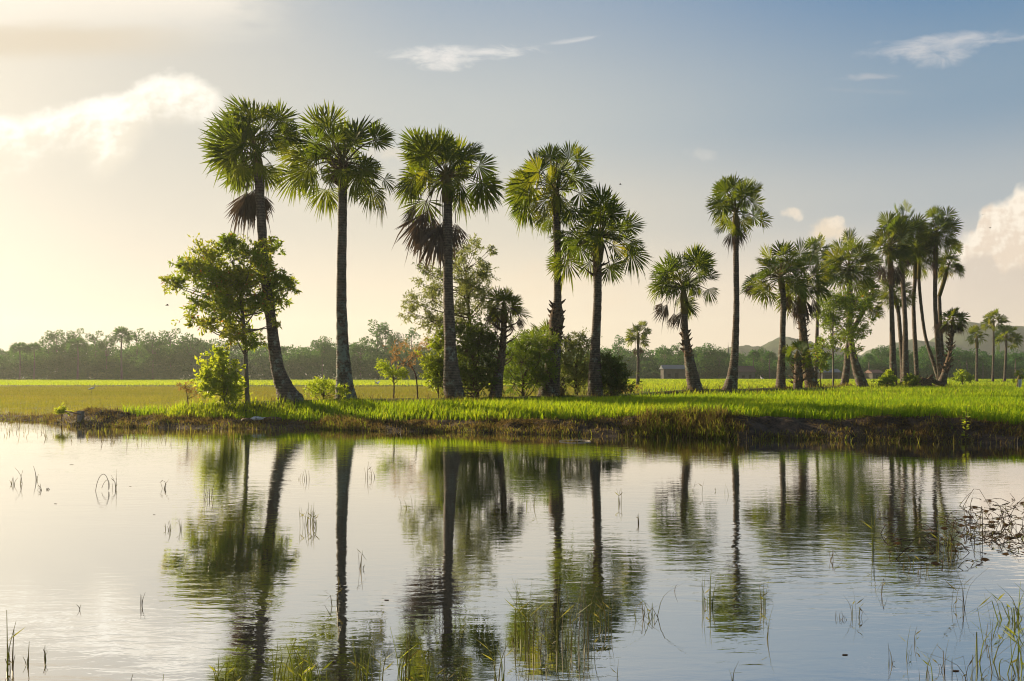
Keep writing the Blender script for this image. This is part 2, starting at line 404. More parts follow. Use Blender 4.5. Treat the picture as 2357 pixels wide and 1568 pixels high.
xs = node(nt, 'ShaderNodeMixShader'); nt.links.new(fr.k, xs.inputs[0]); nt.links.new(df.outputs[0], xs.inputs[1]); nt.links.new(gl.outputs[0], xs.inputs[2])
nt.links.new(xs.outputs[0], out.inputs[0])
mb = MB(); mb.add([(-160, -4.5, 0), (160, -4.5, 0), (160, 133, 0), (-160, 133, 0)], [(0, 1, 2, 3)])
tag(mb.build('water', m), kind='structure')

# hills far behind the wood
def hill(name, D, prof, seed, depth):
    px = np.array(prof, float)
    xs_ = np.linspace(px[0, 0], px[-1, 0], 220); t = np.linspace(0, 1, 26)
    top = CZ + (HY - np.interp(xs_, px[:, 0], px[:, 1])) / F * D
    XX = X_at(xs_, D)[None, :] * np.ones((26, 1)); TT = t[:, None] * np.ones((1, 220))
    YY = D - depth * .5 + depth * TT
    Z = (top[None, :] - .5) * np.sin(np.pi * np.clip(TT, 0, 1)) ** .8
    Z = Z * (1 + .10 * (fbm(XX * .02, YY * .02, seed) - .5)) + 5 * (fbm(XX * .12, YY * .12, seed + 3) - .5) * sm(2, 12, Z) + .4
    mb = MB(); i, j = np.meshgrid(np.arange(25), np.arange(219), indexing='ij')
    q = np.stack([i * 220 + j, i * 220 + j + 1, (i + 1) * 220 + j + 1, (i + 1) * 220 + j], -1).reshape(-1, 4)
    mb.add(np.stack([XX, YY, Z], -1).reshape(-1, 3), q)
    tag(mb.build(name, M['hill']), kind='structure')
M['hill'] = rough_mat('wooded_hill', (.025, .045, .02), (.06, .085, .035), .09, .95, 1.)
hill('hills', 880, [(1640, 830), (1680, 800), (1720, 798), (1750, 800), (1775, 786), (1800, 775), (1830, 778), (1870, 790), (1920, 800), (1960, 815), (2000, 830)], 4, 160)
hill('hills', 960, [(1960, 840), (2010, 806), (2050, 794), (2095, 780), (2130, 786), (2170, 790), (2200, 800), (2260, 815), (2400, 830)], 7, 160)
hill('hills', 1040, [(2080, 835), (2150, 790), (2190, 758), (2215, 745), (2235, 742), (2255, 748), (2285, 756), (2310, 750), (2345, 752), (2400, 760), (2500, 775), (2700, 800), (2800, 840)], 9, 180)

# ------------------------------------------------------------------ plants
BASES = []
def palm(trunk, D, heart, ext, nleaf, seed, label, group, dead=(), stubs=None, mat='trunk', nseg=32, rscale=.46, gaps=(), skirt_var=.45, sparse=1., minel=-.62, name='sugar_palm', trunk_n=14, fans=None):
    """trunk: (xd, yd, width px) from the foot up; heart: px; ext: crown reach left, right, up, down in px; dead: hanging fronds (x, y of the stalk end, length px)"""
    rg = np.random.RandomState(seed); k = D / F
    bx = X_at(trunk[0][0], D); bz = float(ground_z(bx, D))
    root = thing(name, (bx, D, bz), label, 'palm tree', group)
    o = np.array([bx, D, bz])
    pts = [P(x, y, D) for x, y, w in trunk]
    dz = np.cumsum(np.r_[0, rg.randn(len(pts) - 1) * .12]); 
    for a, b_ in zip(pts, dz): a[1] += b_
    pts[0][2] = min(pts[0][2], bz); pts.insert(0, np.array([pts[0][0], pts[0][1], bz - .25]))
    w = [trunk[0][2] * 1.12] + [t[2] * (.94 if i_ < 2 else .82) * (.82 if D > 82 and D < 95 else 1.) for i_, t in enumerate(trunk)]
    n = max(24, int(len(pts) * 10)); sp = spline(pts, n)
    rad = np.interp(np.linspace(0, 1, n), np.linspace(0, 1, len(w)), w) * k / 2
    rad = rad * (1 + .02 * np.sin(np.arange(n) * 2.1))
    mb = MB(); add_tube(mb, sp, rad, trunk_n, jit=.05, seed=seed)
    mb.build('trunk', M[mat], root, o)
    h = P(heart[0], heart[1], D); h[1] = sp[-1][1]
    # crown
    mb = MB()
    add_tube(mb, [sp[-1] - (0, 0, .1), (sp[-1] + h) / 2, h + (0, 0, .25)], [rad[-1] * 1.25, rad[-1] * 1.3, rad[-1] * .4], 8, .7, 1)
    L_, R_, T_, B_ = [e * k for e in ext]
    mean = (L_ + R_ + T_ + B_) / 4
    nleaf = int(nleaf * (1.3 if D < 80 or D > 95 else 1.5))
    BASES.append((bx, D))
    if fans:
        nleaf = 9; (x0_, y0_, s_), lst = FANS[fans]
        L0 = max(math.hypot(x0_ + a_ * s_ - heart[0], y0_ + b_ * s_ - heart[1]) for a_, b_, _, _ in lst) * k
        for (fx, fy, fa, fr) in lst + [(a_ + rg.randn() * 26, b_ + rg.randn() * 26, c_ + rg.randn() * 18, d_ * .9) for a_, b_, c_, d_ in lst[::2]]:
            hub = P(x0_ + fx * s_, y0_ + fy * s_, D); hub = h + (hub - h) * .95; r2 = math.hypot(hub[0] - h[0], hub[2] - h[2])
            dp = math.sqrt(max(L0 * L0 - r2 * r2, .05)) * rg.uniform(-.95, .95); hub[1] = h[1] + dp
            rl = fr * s_ * k * .97; an = R(fa + rg.randn() * 5)
            ax = nrm(np.array([math.cos(an), .28 * dp / max(L0, .1) + rg.randn() * .12, math.sin(an)]))
            nv = nrm(np.array([rg.randn() * .35, rg.choice([-1, 1]) * rg.uniform(.35, 1.1), .55 + rg.randn() * .4]))
            base = h + nrm(hub - h) * rad[-1] * .8 - (0, 0, .25 * rg.rand()); ln_ = np.linalg.norm(hub - base)
            midp = (base + hub) / 2 + (0, 0, .10 * ln_) 
            add_tube(mb, spline([base, midp, hub], 6), np.linspace(.036, .02, 6), 4, rg.rand(), 1, cap=False)
            low = max(0, -math.sin(an))
            fan(mb, hub - ax * rl * .06, ax, nv, rl, R(rg.uniform(190, 260) - 60 * low), 34, .05 + .22 * low * rg.rand(), rg, np.clip(.20 + .2 * rg.randn() + .12 * low, 0, .8), fuse=.68)
    for i in range(nleaf):
        t = (i + .5) / nleaf
        sz = 1.0 + (minel - 1.0) * t ** 1.05; el = math.asin(np.clip(sz + rg.randn() * .05, -.95, .99)); az = i * 2.39996 + rg.randn() * .45
        el += rg.randn() * .16; d = np.array([math.cos(el) * math.cos(az), math.cos(el) * math.sin(az), math.sin(el)])
        rx = R_ if d[0] > 0 else L_; rz = T_ if d[2] > 0 else B_
        reach = math.sqrt((d[0] * rx) ** 2 + (d[1] * (L_ + R_) / 2) ** 2 + (d[2] * rz) ** 2) * (.84 + .24 * rg.rand())
        if fans: reach *= .74
        if D > 60: reach *= 1.08
        if i % 4 == 1: reach *= rg.uniform(.55, .75)
        rad_l = min(mean * rscale * (.82 + .3 * rg.rand()), reach * .60)
        pl = max(reach - rad_l, .15)
        arch = .10 * pl * (1 - abs(d[2]))
        base = h + d * rad[-1] * .8 - (0, 0, (1 - d[2]) * .22 * mean * .4)
        end = base + d * pl - (0, 0, arch)
        midp = (base + end) / 2 + (0, 0, arch * .9)
        v = np.clip(.32 + .2 * rg.randn() + (.15 if el < -.2 else 0), 0, .82)
        add_tube(mb, spline([base, midp, end], 5), np.linspace(.035, .018, 5) * (mean / 2.4), 4, rg.rand(), 1, cap=False)
        ax = nrm(end - midp + d * .3)
        up = np.array([0, 0, 1.]) if abs(ax[2]) < .9 else np.array([math.cos(az + 1.3), math.sin(az + 1.3), 0])
        nv = nrm(up - np.dot(up, ax) * ax); bb = np.cross(ax, nv); tw = rg.randn() * .9
        nv = nv * math.cos(tw) + bb * math.sin(tw)
        fan(mb, end - ax * rad_l * .12, ax, nv, rad_l * 1.14, R(rg.uniform(165, 245)), nseg, .06 + .26 * t * rg.rand(), rg, v, fuse=.64)
    mb.build('crown', [M['palm'], M['petiole']], root, o)
    for (x, y, ln) in dead:
        mb = MB(); e = P(x, y, D); e[1] = D + rg.uniform(-.4, .4); ln *= k
        add_tube(mb, spline([h - (0, 0, .2), (h + e) / 2 + (np.sign(e[0] - h[0]) * .15, 0, .15), e], 6), np.linspace(.035, .02, 6), 5, .6, 0, cap=False)
        ax = nrm(np.array([(e[0] - h[0]) * .3, rg.randn() * .12, -1.]))
        for s in range(2):
            fan(mb, e + rg.randn(3) * .04, nrm(ax + rg.randn(3) * .12), np.array([rg.randn(), 1.5 * rg.choice([-1, 1]), .2]), ln * (.9 + .2 * rg.rand()), R(rg.uniform(50, 95)), 18, .02, rg, skirt_var, fuse=.6)
        mb.build('dead_frond', M['dead'], root, o)
    if stubs:
        for (y0, y1, cnt, length, *th) in stubs:
            th = th[0] if th else 1.
            mb = MB(); zr = [CZ + (HY - q_) * k for q_ in (y0, y1)]; sel = (sp[:, 2] > min(zr)) & (sp[:, 2] < max(zr))
            if sel.sum() > 1: add_tube(mb, sp[sel], rad[sel] * 1.05, 10, .3, 0, jit=.12, seed=seed)
            for i in range(cnt):
                yv = y0 + (y1 - y0) * (i + rg.rand()) / cnt; zz = CZ + (HY - yv) * k
                c = np.array([np.interp(zz, sp[:, 2], sp[:, 0]), np.interp(zz, sp[:, 2], sp[:, 1]), zz]); rr = np.interp(zz, sp[:, 2], rad)
                a = rg.rand() * 6.283; dd = np.array([math.cos(a), math.sin(a), rg.uniform(.1, .8)]); ll = length * k * (.6 + .7 * rg.rand())
                s1 = c + dd * rr * .8; add_tube(mb, [s1, s1 + dd * ll * .6 + (0, 0, .02), s1 + dd * ll + (0, 0, ll * .25)], [(.10 * ll + .03) * th, (.05 * ll + .025) * th, .012 * th], 5, rg.rand(), 0)
            mb.build('leaf_base', M['stub'], root, o)
    return root

FANS = {
 'a': ((352.0, 170.0, .32295), [(740,330,115,230),(830,290,70,170),(600,380,150,260),(620,560,175,280),(590,620,195,270),(600,690,240,175),(640,700,280,165),(930,330,40,165),(950,430,0,155),(740,590,200,150),(800,600,260,150),(760,450,270,140),(870,470,300,140),(740,740,260,115),(850,720,290,115),(650,250,130,185),(690,420,200,170),(560,500,165,200),(860,380,330,170)]),
 'b': ((345.3, 161.1, .32295), [(1390,450,90,225),(1200,400,130,200),(1290,400,105,190),(1480,450,35,245),(1620,500,15,185),(1210,470,200,150),(1270,640,175,175),(1050,580,190,205),(1100,700,200,225),(1030,760,225,210),(1180,780,235,200),(1200,800,285,185),(1240,780,330,100),(1530,720,180,115),(1560,720,0,155),(1560,720,270,175),(1640,850,270,195),(1700,800,320,115),(1420,760,310,135),(1350,560,250,150),(1420,470,300,135),(1620,640,250,110),(1130,560,150,150)]),
 'c': ((874.7, 257.8, .27345), [(470,330,110,275),(640,330,85,265),(380,390,145,275),(360,450,190,265),(280,560,215,250),(680,340,40,175),(780,300,30,135),(850,430,330,205),(830,560,290,265),(900,620,285,245),(690,650,270,205),(360,750,250,260),(450,580,230,165),(550,480,260,175),(640,420,300,155),(690,450,250,165),(300,280,130,175),(560,300,100,230),(240,620,240,200),(760,420,350,180)]),
 'd': ((874.7, 257.8, .27345), [(1430,370,115,175),(1600,380,75,180),(1330,450,140,195),(1250,590,160,240),(1230,650,195,240),(1190,740,215,195),(1200,810,240,215),(1380,870,215,165),(1390,880,265,155),(1660,420,15,165),(1640,500,340,155),(1700,600,330,135),(1430,520,250,165),(1540,500,290,165),(1500,760,265,145),(1690,720,300,185),(1580,860,280,185),(1540,430,100,155),(1290,760,260,110),(1480,420,170,145),(1310,560,190,180)]),
 'e': ((874.7, 257.8, .27345), [(1870,850,75,215),(1960,760,45,155),(1800,880,110,205),(2060,930,45,195),(2080,980,10,165),(2110,1050,330,155),(2110,1130,325,145),(2100,1230,310,205),(1940,1330,0,115),(1940,1320,280,165),(1740,1060,150,175),(1640,1120,200,165),(1580,1050,240,255),(1500,1080,190,135),(1480,1300,190,135),(1540,1300,270,205),(1640,1200,290,175),(1770,1270,250,145),(1900,1020,90,115),(1950,1080,350,125),(1830,1080,230,145),(1740,900,140,155),(1930,900,20,160)]),
 'f': ((1436.3, 386.7, .3405), [(350,650,120,140),(420,650,95,145),(490,640,65,140),(280,700,140,135),(270,770,180,125),(260,800,220,125),(330,800,250,115),(540,690,40,125),(560,730,0,100),(570,830,290,105),(490,800,320,85),(420,740,250,95),(420,930,300,115),(360,700,200,115),(470,740,300,95),(310,630,130,115),(550,650,55,115),(240,730,165,100)]),
 'g': ((1436.3, 386.7, .3405), [(740,160,110,118),(810,150,65,115),(660,170,150,115),(640,230,175,115),(620,290,215,130),(680,290,250,110),(850,170,40,95),(880,230,20,98),(890,330,345,98),(830,340,280,85),(720,400,220,75),(770,230,270,95),(690,120,130,95),(820,230,310,85),(710,230,220,95),(760,430,260,75),(760,200,90,110)]),
}
G_PALM = 'sugar palms along the field bank'
palm([(668, 924, 66), (652, 893, 44), (636, 845, 37), (625, 760, 31), (612, 620, 27), (603, 480, 25), (598, 400, 22)], 38.6, (595, 352), (142, 98, 146, 82), 36, 11,
     'tall leaning palm behind leafy tree, big grey dead fronds hanging at left', G_PALM, fans='a', dead=[(590, 437, 84), (580, 436, 88), (570, 440, 84), (563, 446, 74), (608, 450, 48)], skirt_var=.3)
palm([(796, 918, 58), (792, 880, 42), (788, 800, 35), (786, 680, 28), (787, 520, 25), (787, 420, 25)], 41.2, (787, 366), (165, 135, 125, 105), 38, 23,
     'tall straight palm with pale lichen on its lower trunk and widest crown', G_PALM, fans='b', mat='trunk_lichen', stubs=[(432, 385, 34, 26)])
palm([(1048, 918, 54), (1041, 880, 46), (1036, 800, 34), (1031, 650, 27), (1031, 540, 26), (1030, 460, 24)], 42.0, (1028, 395), (124, 116, 114, 92), 38, 37,
     'tall palm with thick skirt of brown dead fronds in front of airy tree', G_PALM, fans='c', dead=[(972, 490, 95), (1000, 500, 95), (1020, 512, 90), (1048, 512, 62), (985, 480, 110), (1032, 505, 85), (955, 470, 62), (1012, 520, 100)], skirt_var=.45)
palm([(1262, 912, 56), (1270, 862, 42), (1278, 780, 33), (1281, 735, 40), (1283, 690, 22), (1283, 600, 20), (1281, 490, 22)], 46.2, (1278, 435), (124, 92, 110, 95), 38, 41,
     'tall palm with swollen ring of old leaf bases halfway up its trunk', G_PALM, fans='d', stubs=[(795, 705, 60, 9, 1.6)])
palm([(1370, 911, 40), (1370, 860, 34), (1371, 800, 27), (1375, 690, 23), (1374, 600, 24)], 46.6, (1382, 538), (112, 104, 102, 118), 36, 53,
     'palm whose crown tucks under its taller neighbour, dark bush at its foot', G_PALM, fans='e', stubs=[(640, 585, 16, 18)])
palm([(1140, 912, 34), (1147, 868, 25), (1157, 800, 17), (1160, 740, 16)], 43.6, (1160, 705), (64, 60, 50, 42), 22, 67,
     'low scruffy palm with bare leaf stalks sticking out of its trunk', G_PALM, dead=[(1130, 728, 30), (1195, 730, 32), (1175, 742, 26), (1145, 735, 32)], stubs=[(850, 735, 26, 36, .45)], rscale=.55)
palm([(1292, 906, 24), (1290, 860, 24), (1262, 800, 24)], 49, (1258, 785), (66, 62, 56, 26), 20, 71,
     'stubby palm half hidden in bushes behind the ringed trunk', G_PALM, dead=[(1300, 770, 36), (1235, 772, 30)], rscale=.55)
palm([(1468, 878, 9), (1468, 840, 7), (1468, 790, 7)], 112, (1468, 770), (30, 32, 33, 36), 22, 79,
     'small distant palm standing alone in front of the far wood', 'distant sugar palms', nseg=20, trunk_n=8, dead=[(1462, 800, 24), (1474, 798, 22)])
palm([(1601, 898, 36), (1594, 865, 32), (1584, 815, 24), (1578, 770, 19), (1577, 720, 17)], 57.6, (1574, 655), (90, 84, 94, 84), 34, 83,
     'short thick palm with curved leaning trunk and brown fronds at lower left', G_PALM, fans='f', dead=[(1537, 700, 48), (1553, 722, 40), (1525, 700, 30), (1570, 715, 50)], stubs=[(822, 758, 44, 8, 1.5)])
palm([(1680, 898, 38), (1684, 866, 26), (1689, 810, 21), (1692, 700, 16), (1692, 590, 15), (1692, 540, 16)], 57.9, (1690, 487), (80, 78, 84, 62), 32, 97,
     'tall slim palm standing apart with small round crown', G_PALM, fans='g', dead=[(1681, 535, 46), (1700, 532, 34)])
palm([(1797, 894, 25), (1801, 850, 20), (1805, 780, 16), (1808, 690, 15), (1806, 660, 15)], 64.5, (1800, 630), (86, 70, 76, 62), 32, 101,
     'palm with fresh crown and smooth trunk left of the brown shaggy one', G_PALM, dead=[(1735, 660, 30)])
palm([(1872, 894, 34), (1860, 860, 26), (1850, 800, 22), (1843, 720, 20)], 67.0, (1846, 650), (60, 66, 90, 80), 26, 103,
     'shaggy palm with brown dead fronds and rough stubby trunk', G_PALM, dead=[(1830, 690, 50), (1852, 690, 52), (1868, 690, 40), (1840, 695, 58), (1815, 680, 40)], stubs=[(890, 720, 60, 9)])
palm([(1876, 882, 10), (1880, 800, 9), (1882, 700, 8), (1880, 610, 8)], 96, (1877, 575), (36, 36, 40, 42), 22, 107,
     'slender pale palm rising behind the shaggy palm', G_PALM, nseg=20, trunk_n=8, dead=[(1880, 610, 30)])
palm([(1836, 892, 22), (1837, 850, 19), (1838, 826, 16)], 63.5, (1838, 815), (34, 40, 34, 30), 16, 109,
     'young stumpy palm with yellow green fans at shaggy palm foot', G_PALM, stubs=[(890, 825, 30, 14)], nseg=20, rscale=.58)
palm([(1988, 889, 34), (1972, 850, 26), (1962, 800, 20), (1955, 720, 17), (1955, 660, 16)], 84, (1953, 612), (62, 62, 78, 66), 32, 113,
     'palm behind the little leafy tree, trunk curving up from the right', G_PALM, dead=[(1938, 670, 40), (1948, 675, 46), (1960, 672, 36)])
palm([(1942, 888, 24), (1948, 850, 20), (1955, 780, 17), (1985, 720, 15)], 88, (1990, 695), (44, 40, 52, 62), 24, 127,
     'lower palm crown showing right of the little leafy tree', G_PALM, nseg=22)
G_GRP = 'clustered sugar palms at right'
palm([(2057, 886, 24), (2056, 840, 19), (2054, 740, 15), (2053, 640, 14)], 86, (2050, 565), (58, 54, 82, 62), 32, 131,
     'front left palm of the cluster, with brown skirt below its crown', G_GRP, dead=[(2040, 610, 46), (2052, 612, 52), (2064, 612, 44), (2030, 605, 38)])
palm([(2085, 888, 26), (2085, 840, 19), (2086, 740, 15), (2083, 600, 14)], 88, (2086, 535), (42, 48, 68, 62), 30, 137,
     'tallest palm of the cluster, top left of the two highest crowns', G_GRP, dead=[(2080, 590, 40)])
palm([(2077, 884, 14), (2078, 830, 12), (2071, 730, 12), (2066, 700, 12)], 92, (2058, 672), (48, 44, 46, 44), 24, 139,
     'low crowned palm peeping out behind the cluster front trunks', G_GRP)
palm([(2112, 872, 13), (2107, 800, 12), (2103, 700, 12), (2104, 640, 12)], 93, (2105, 592), (36, 40, 72, 62), 24, 149,
     'middle palm of the cluster with shadowed crown behind the tall ones', G_GRP)
palm([(2166, 876, 13), (2148, 835, 11), (2130, 775, 10), (2121, 701, 10), (2115, 640, 10)], 91, (2118, 570), (44, 44, 66, 60), 26, 151,
     'thin palm of the cluster with trunk bowed strongly to the left', G_GRP)
palm([(2168, 878, 18), (2160, 800, 15), (2155, 700, 13), (2154, 610, 13)], 90, (2156, 535), (36, 50, 62, 66), 30, 157,
     'pale straight trunk palm at right of the cluster, second highest crown', G_GRP, dead=[(2150, 600, 40)])
palm([(2176, 876, 12), (2166, 780, 11), (2164, 680, 11)], 93, (2188, 608), (34, 30, 64, 50), 24, 163,
     'rightmost crown of the cluster, drooping on a hidden trunk', G_GRP)
palm([(2163, 888, 26), (2172, 862, 19), (2182, 820, 13), (2190, 770, 11), (2192, 748, 10)], 87, (2192, 735), (34, 32, 27, 16), 20, 167,
     'short leaning palm with spiky trunk and brown collar beside the cluster', G_GRP, dead=[(2178, 742, 32), (2192, 745, 34), (2204, 742, 30), (2168, 742, 28), (2212, 744, 26)], stubs=[(860, 750, 80, 9)], nseg=20, rscale=.6)
G_FP = 'distant sugar palms'
palm([(2248, 868, 7), (2249, 800, 6)], 150, (2248, 772), (22, 22, 24, 30), 20, 173, 'small round distant palm nearest the spiky leaning palm', G_FP, nseg=16, trunk_n=6)
palm([(2285, 868, 7), (2287, 800, 5), (2287, 760, 5)], 150, (2287, 738), (28, 34, 28, 34), 20, 179, 'tallest distant palm at far right with open crown', G_FP, nseg=16, trunk_n=6)
palm([(2312, 868, 7), (2315, 800, 6), (2315, 780, 6)], 155, (2315, 772), (26, 34, 28, 42), 22, 181, 'drooping distant palm at the far right edge', G_FP, nseg=16, trunk_n=6)
palm([(2342, 884, 10), (2343, 874, 8)], 84, (2343, 868), (14, 14, 22, 8), 10, 191, 'tiny palm seedling by the white cloth at right edge', G_FP, nseg=14, trunk_n=6)

def tree(name, foot, D, trunk, blobs, leaf, seed, label, cat='tree', mat='leaf', bark='bark', group=None, twigs=26, per=13, Lf=.2, Wf=.085, droop=.15, spread=1., varmid=.5, depth=1., tr=14, upb=.25, out=.22):
    """trunk: px polyline with widths; blobs: px circles the foliage fills"""
    rg = np.random.RandomState(seed); k = D / F
    bx = X_at(foot[0], D); bz = float(ground_z(bx, D)); o = np.array([bx, D, bz])
    root = thing(name, o, label, cat, group)
    pts = [P(x, y, D) for x, y, w in trunk]; pts[0][2] = min(pts[0][2], bz); pts.insert(0, pts[0] - (0, 0, .2))
    w = [trunk[0][2]] + [t[2] for t in trunk]
    sp = spline(pts, 24); rad = np.interp(np.linspace(0, 1, 24), np.linspace(0, 1, len(w)), w) * k / 2
    tb = MB(); add_tube(tb, sp, rad, 10, jit=.06, seed=seed)
    cr = MB()
    rmean = np.mean([b_[2] for b_ in blobs])
    mx = np.mean([b_[0] for b_ in blobs]); wid = max(abs(b_[0] - mx) for b_ in blobs) + rmean
    for (x, y, r) in blobs:
        c = P(x, y, D); hw = max(.15, 1 - ((x - mx) / wid) ** 2)
        rw = r * k
        subs = [c + np.array([0, dy, 0]) for dy in (np.array([-.4, .4]) * depth * wid * k * hw)]
        for c in subs:
            c = c + rg.randn(3) * rw * .15
            zc = np.clip(c[2] - rw * (.8 + rg.rand()), sp[2][2], sp[-1][2])
            s0 = np.array([np.interp(zc, sp[:, 2], sp[:, 0]), np.interp(zc, sp[:, 2], sp[:, 1]), zc])
            rb = min(np.interp(zc, sp[:, 2], rad) * .5, .05 + .01 * rw)
            add_tube(tb, spline([s0, (s0 + c) / 2 + (0, 0, -.12 * np.linalg.norm(c - s0) * .5) + rg.randn(3) * .1 * rw, c], 6), np.linspace(rb, rb * .3, 6), 5, .5, 0, cap=False)
            n = int(twigs * (r / rmean) ** 2 * (.7 + .6 * rg.rand()))
            if n < 1: n = 1
            d = rg.randn(n, 3); d[:, 2] += upb; d = nrm(d)
            ln = rw * (.45 + .65 * rg.rand(n) ** .7) * np.where(rg.rand(n) < out, rg.uniform(1.3, 1.9, n), 1.)
            bv = np.clip(varmid + .22 * rg.randn(), 0, 1)
            for q_ in range(0, n, 3):
                e = c + d[q_] * ln[q_] * .85
                add_tube(tb, [c, (c + e) / 2 - (0, 0, .03), e], [rb * .35, rb * .22, rb * .1], 3, .5, 0, cap=False)
            t = .35 + .65 * rg.rand(n, per)
            pos = c + d[:, None, :] * (ln[:, None] * t)[:, :, None] + rg.randn(n, per, 3) * rw * .07
            ax = d[:, None, :] * .7 + rg.randn(n, per, 3) * .75 * spread; ax[:, :, 2] -= droop
            pos = pos.reshape(-1, 3); ax = ax.reshape(-1, 3); N = len(pos)
            v = np.clip(bv + .16 * rg.randn(N), 0, .93)
            if mat == 'leaf': v = np.where(rg.rand(N) < .012 + .05 * (rg.rand() < .08), 1, v)
            leaves(cr, pos, ax, Lf * (.65 + .6 * rg.rand(N)), Wf * (.7 + .5 * rg.rand(N)), v, rg)
    tb.build('trunk', M[bark], root, o); cr.build('crown', M[mat], root, o, smooth=False)
    return root

tree('leafy_tree', (570, 922), 38.0, [(570, 922, 11), (567, 860, 10), (563, 780, 9), (556, 700, 8), (545, 640, 6), (535, 600, 4)],
     [(480, 600, 42), (535, 572, 34), (588, 600, 38), (626, 566, 24), (440, 622, 32), (398, 652, 26), (412, 605, 14), (500, 650, 50), (560, 655, 46), (620, 645, 34), (656, 652, 26), (676, 662, 12), (480, 700, 40), (540, 715, 44),
      (600, 705, 34), (642, 690, 22), (456, 740, 24), (500, 745, 26), (560, 772, 36), (592, 790, 20), (638, 745, 12), (600, 570, 18)], 0, 201,
     'broadleaf tree with thin pale trunk in front of leaning palm', twigs=23, per=12, Lf=.215, Wf=.09, depth=.5, varmid=.74, out=.05)
tree('leafy_bush', (515, 925), 37.4, [(520, 926, 5), (515, 900, 5), (512, 850, 3)],
     [(508, 822, 22), (490, 868, 30), (530, 882, 32), (508, 905, 30), (545, 852, 16), (470, 862, 17), (515, 850, 24), (535, 905, 24), (500, 835, 18), (482, 892, 20)], 0, 203,
     'bright yellow green bush at foot of thin pale trunk', 'bush', 'leaf_bright', twigs=11, per=10, Lf=.24, Wf=.12, depth=.6, varmid=.7, out=.3)
tree('airy_tree', (1100, 905), 45.0, [(1100, 905, 12), (1095, 860, 10), (1085, 780, 8), (1078, 700, 6), (1072, 620, 4)],
     [(1078, 580, 30), (1050, 615, 36), (1118, 612, 26), (1095, 655, 42), (1002, 640, 34), (962, 690, 30), (990, 735, 38), (1110, 690, 36), (1055, 720, 44), (1092, 565, 22), (940, 722, 22), (1125, 580, 16), (975, 620, 18), (1000, 690, 36),
      (1010, 780, 24), (1120, 640, 24), (1070, 665, 36), (960, 650, 16)], 0, 207,
     'airy fine leaved tree behind the palm with the brown skirt', mat='leaf_grey', bark='twig', twigs=17, per=14, Lf=.23, Wf=.06, depth=.7, droop=.3, varmid=.78, out=.15)
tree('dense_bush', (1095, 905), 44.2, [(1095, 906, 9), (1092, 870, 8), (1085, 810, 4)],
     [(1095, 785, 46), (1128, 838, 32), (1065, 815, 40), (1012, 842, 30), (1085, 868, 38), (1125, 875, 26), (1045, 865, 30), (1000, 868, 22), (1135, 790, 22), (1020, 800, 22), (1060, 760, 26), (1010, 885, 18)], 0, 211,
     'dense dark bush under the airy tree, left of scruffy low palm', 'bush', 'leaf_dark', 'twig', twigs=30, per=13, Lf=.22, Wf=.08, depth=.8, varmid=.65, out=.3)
tree('feathery_bush', (1200, 906), 45.4, [(1203, 906, 8), (1205, 880, 7), (1215, 840, 4)],
     [(1215, 798, 38), (1198, 838, 36), (1245, 825, 38), (1175, 850, 26), (1258, 785, 26), (1225, 868, 32), (1185, 795, 26), (1240, 872, 28), (1190, 880, 24), (1170, 820, 18), (1265, 850, 26)], 0, 217,
     'feathery light green bush between scruffy palm and ringed palm', 'bush', 'leaf_feather', 'twig', twigs=30, per=15, Lf=.20, Wf=.05, depth=.9, varmid=.1, spread=.7, out=.36)
tree('feathery_bush', (1325, 906), 48.5, [(1325, 906, 6), (1326, 880, 6), (1328, 840, 3)],
     [(1310, 810, 32), (1345, 798, 28), (1320, 850, 34), (1350, 840, 28), (1298, 870, 28), (1330, 885, 28), (1352, 870, 24), (1330, 780, 18), (1300, 835, 24)], 0, 219,
     'olive feathery bush filling the gap between ringed palm and its neighbour', 'bush', 'leaf_grey', 'twig', twigs=22, per=14, Lf=.21, Wf=.06, depth=.9, varmid=.55, out=.36)
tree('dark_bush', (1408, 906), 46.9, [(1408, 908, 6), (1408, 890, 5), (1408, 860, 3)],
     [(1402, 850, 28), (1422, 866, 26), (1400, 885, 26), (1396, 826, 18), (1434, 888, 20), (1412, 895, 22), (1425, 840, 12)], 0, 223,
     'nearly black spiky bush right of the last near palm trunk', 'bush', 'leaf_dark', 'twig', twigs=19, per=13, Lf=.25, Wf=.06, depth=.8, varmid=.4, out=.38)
tree('young_tree', (1918, 892), 80, [(1918, 892, 5), (1918, 840, 4), (1917, 760, 3), (1920, 700, 2)],
     [(1900, 690, 28), (1940, 682, 28), (1965, 722, 28), (1990, 702, 22), (1912, 740, 26), (1952, 770, 30), (1985, 762, 22), (1888, 722, 18), (1900, 790, 22), (1962, 805, 18), (1880, 802, 14), (1925, 715, 28), (2008, 735, 12)], 0, 227,
     'little leafy tree with straight thin stem among the right palms', twigs=24, per=12, Lf=.26, Wf=.11, depth=.6, varmid=.2, out=.12)
tree('rusty_shrub', (960, 898), 44, [(962, 900, 4), (958, 870, 3), (940, 832, 2)],
     [(908, 812, 18), (932, 800, 15), (955, 815, 19), (975, 800, 16), (945, 838, 15), (983, 788, 11), (922, 830, 12), (898, 830, 9)], 0, 229,
     'thin shrub with rusty brown leaves and forked bare stems', 'shrub', 'leaf_rust', 'twig', twigs=8, per=7, Lf=.17, Wf=.04, depth=.9)
tree('sapling', (905, 908), 42, [(905, 908, 4), (907, 885, 3), (902, 860, 2)],
     [(883, 850, 18), (905, 858, 16), (920, 864, 16), (874, 842, 12), (895, 868, 12), (930, 858, 12)], 0, 233,
     'small green sapling with flat crown left of the rusty shrub', 'sapling', 'leaf_bright', 'twig', twigs=9, per=9, Lf=.17, Wf=.05, depth=.9, varmid=.2)
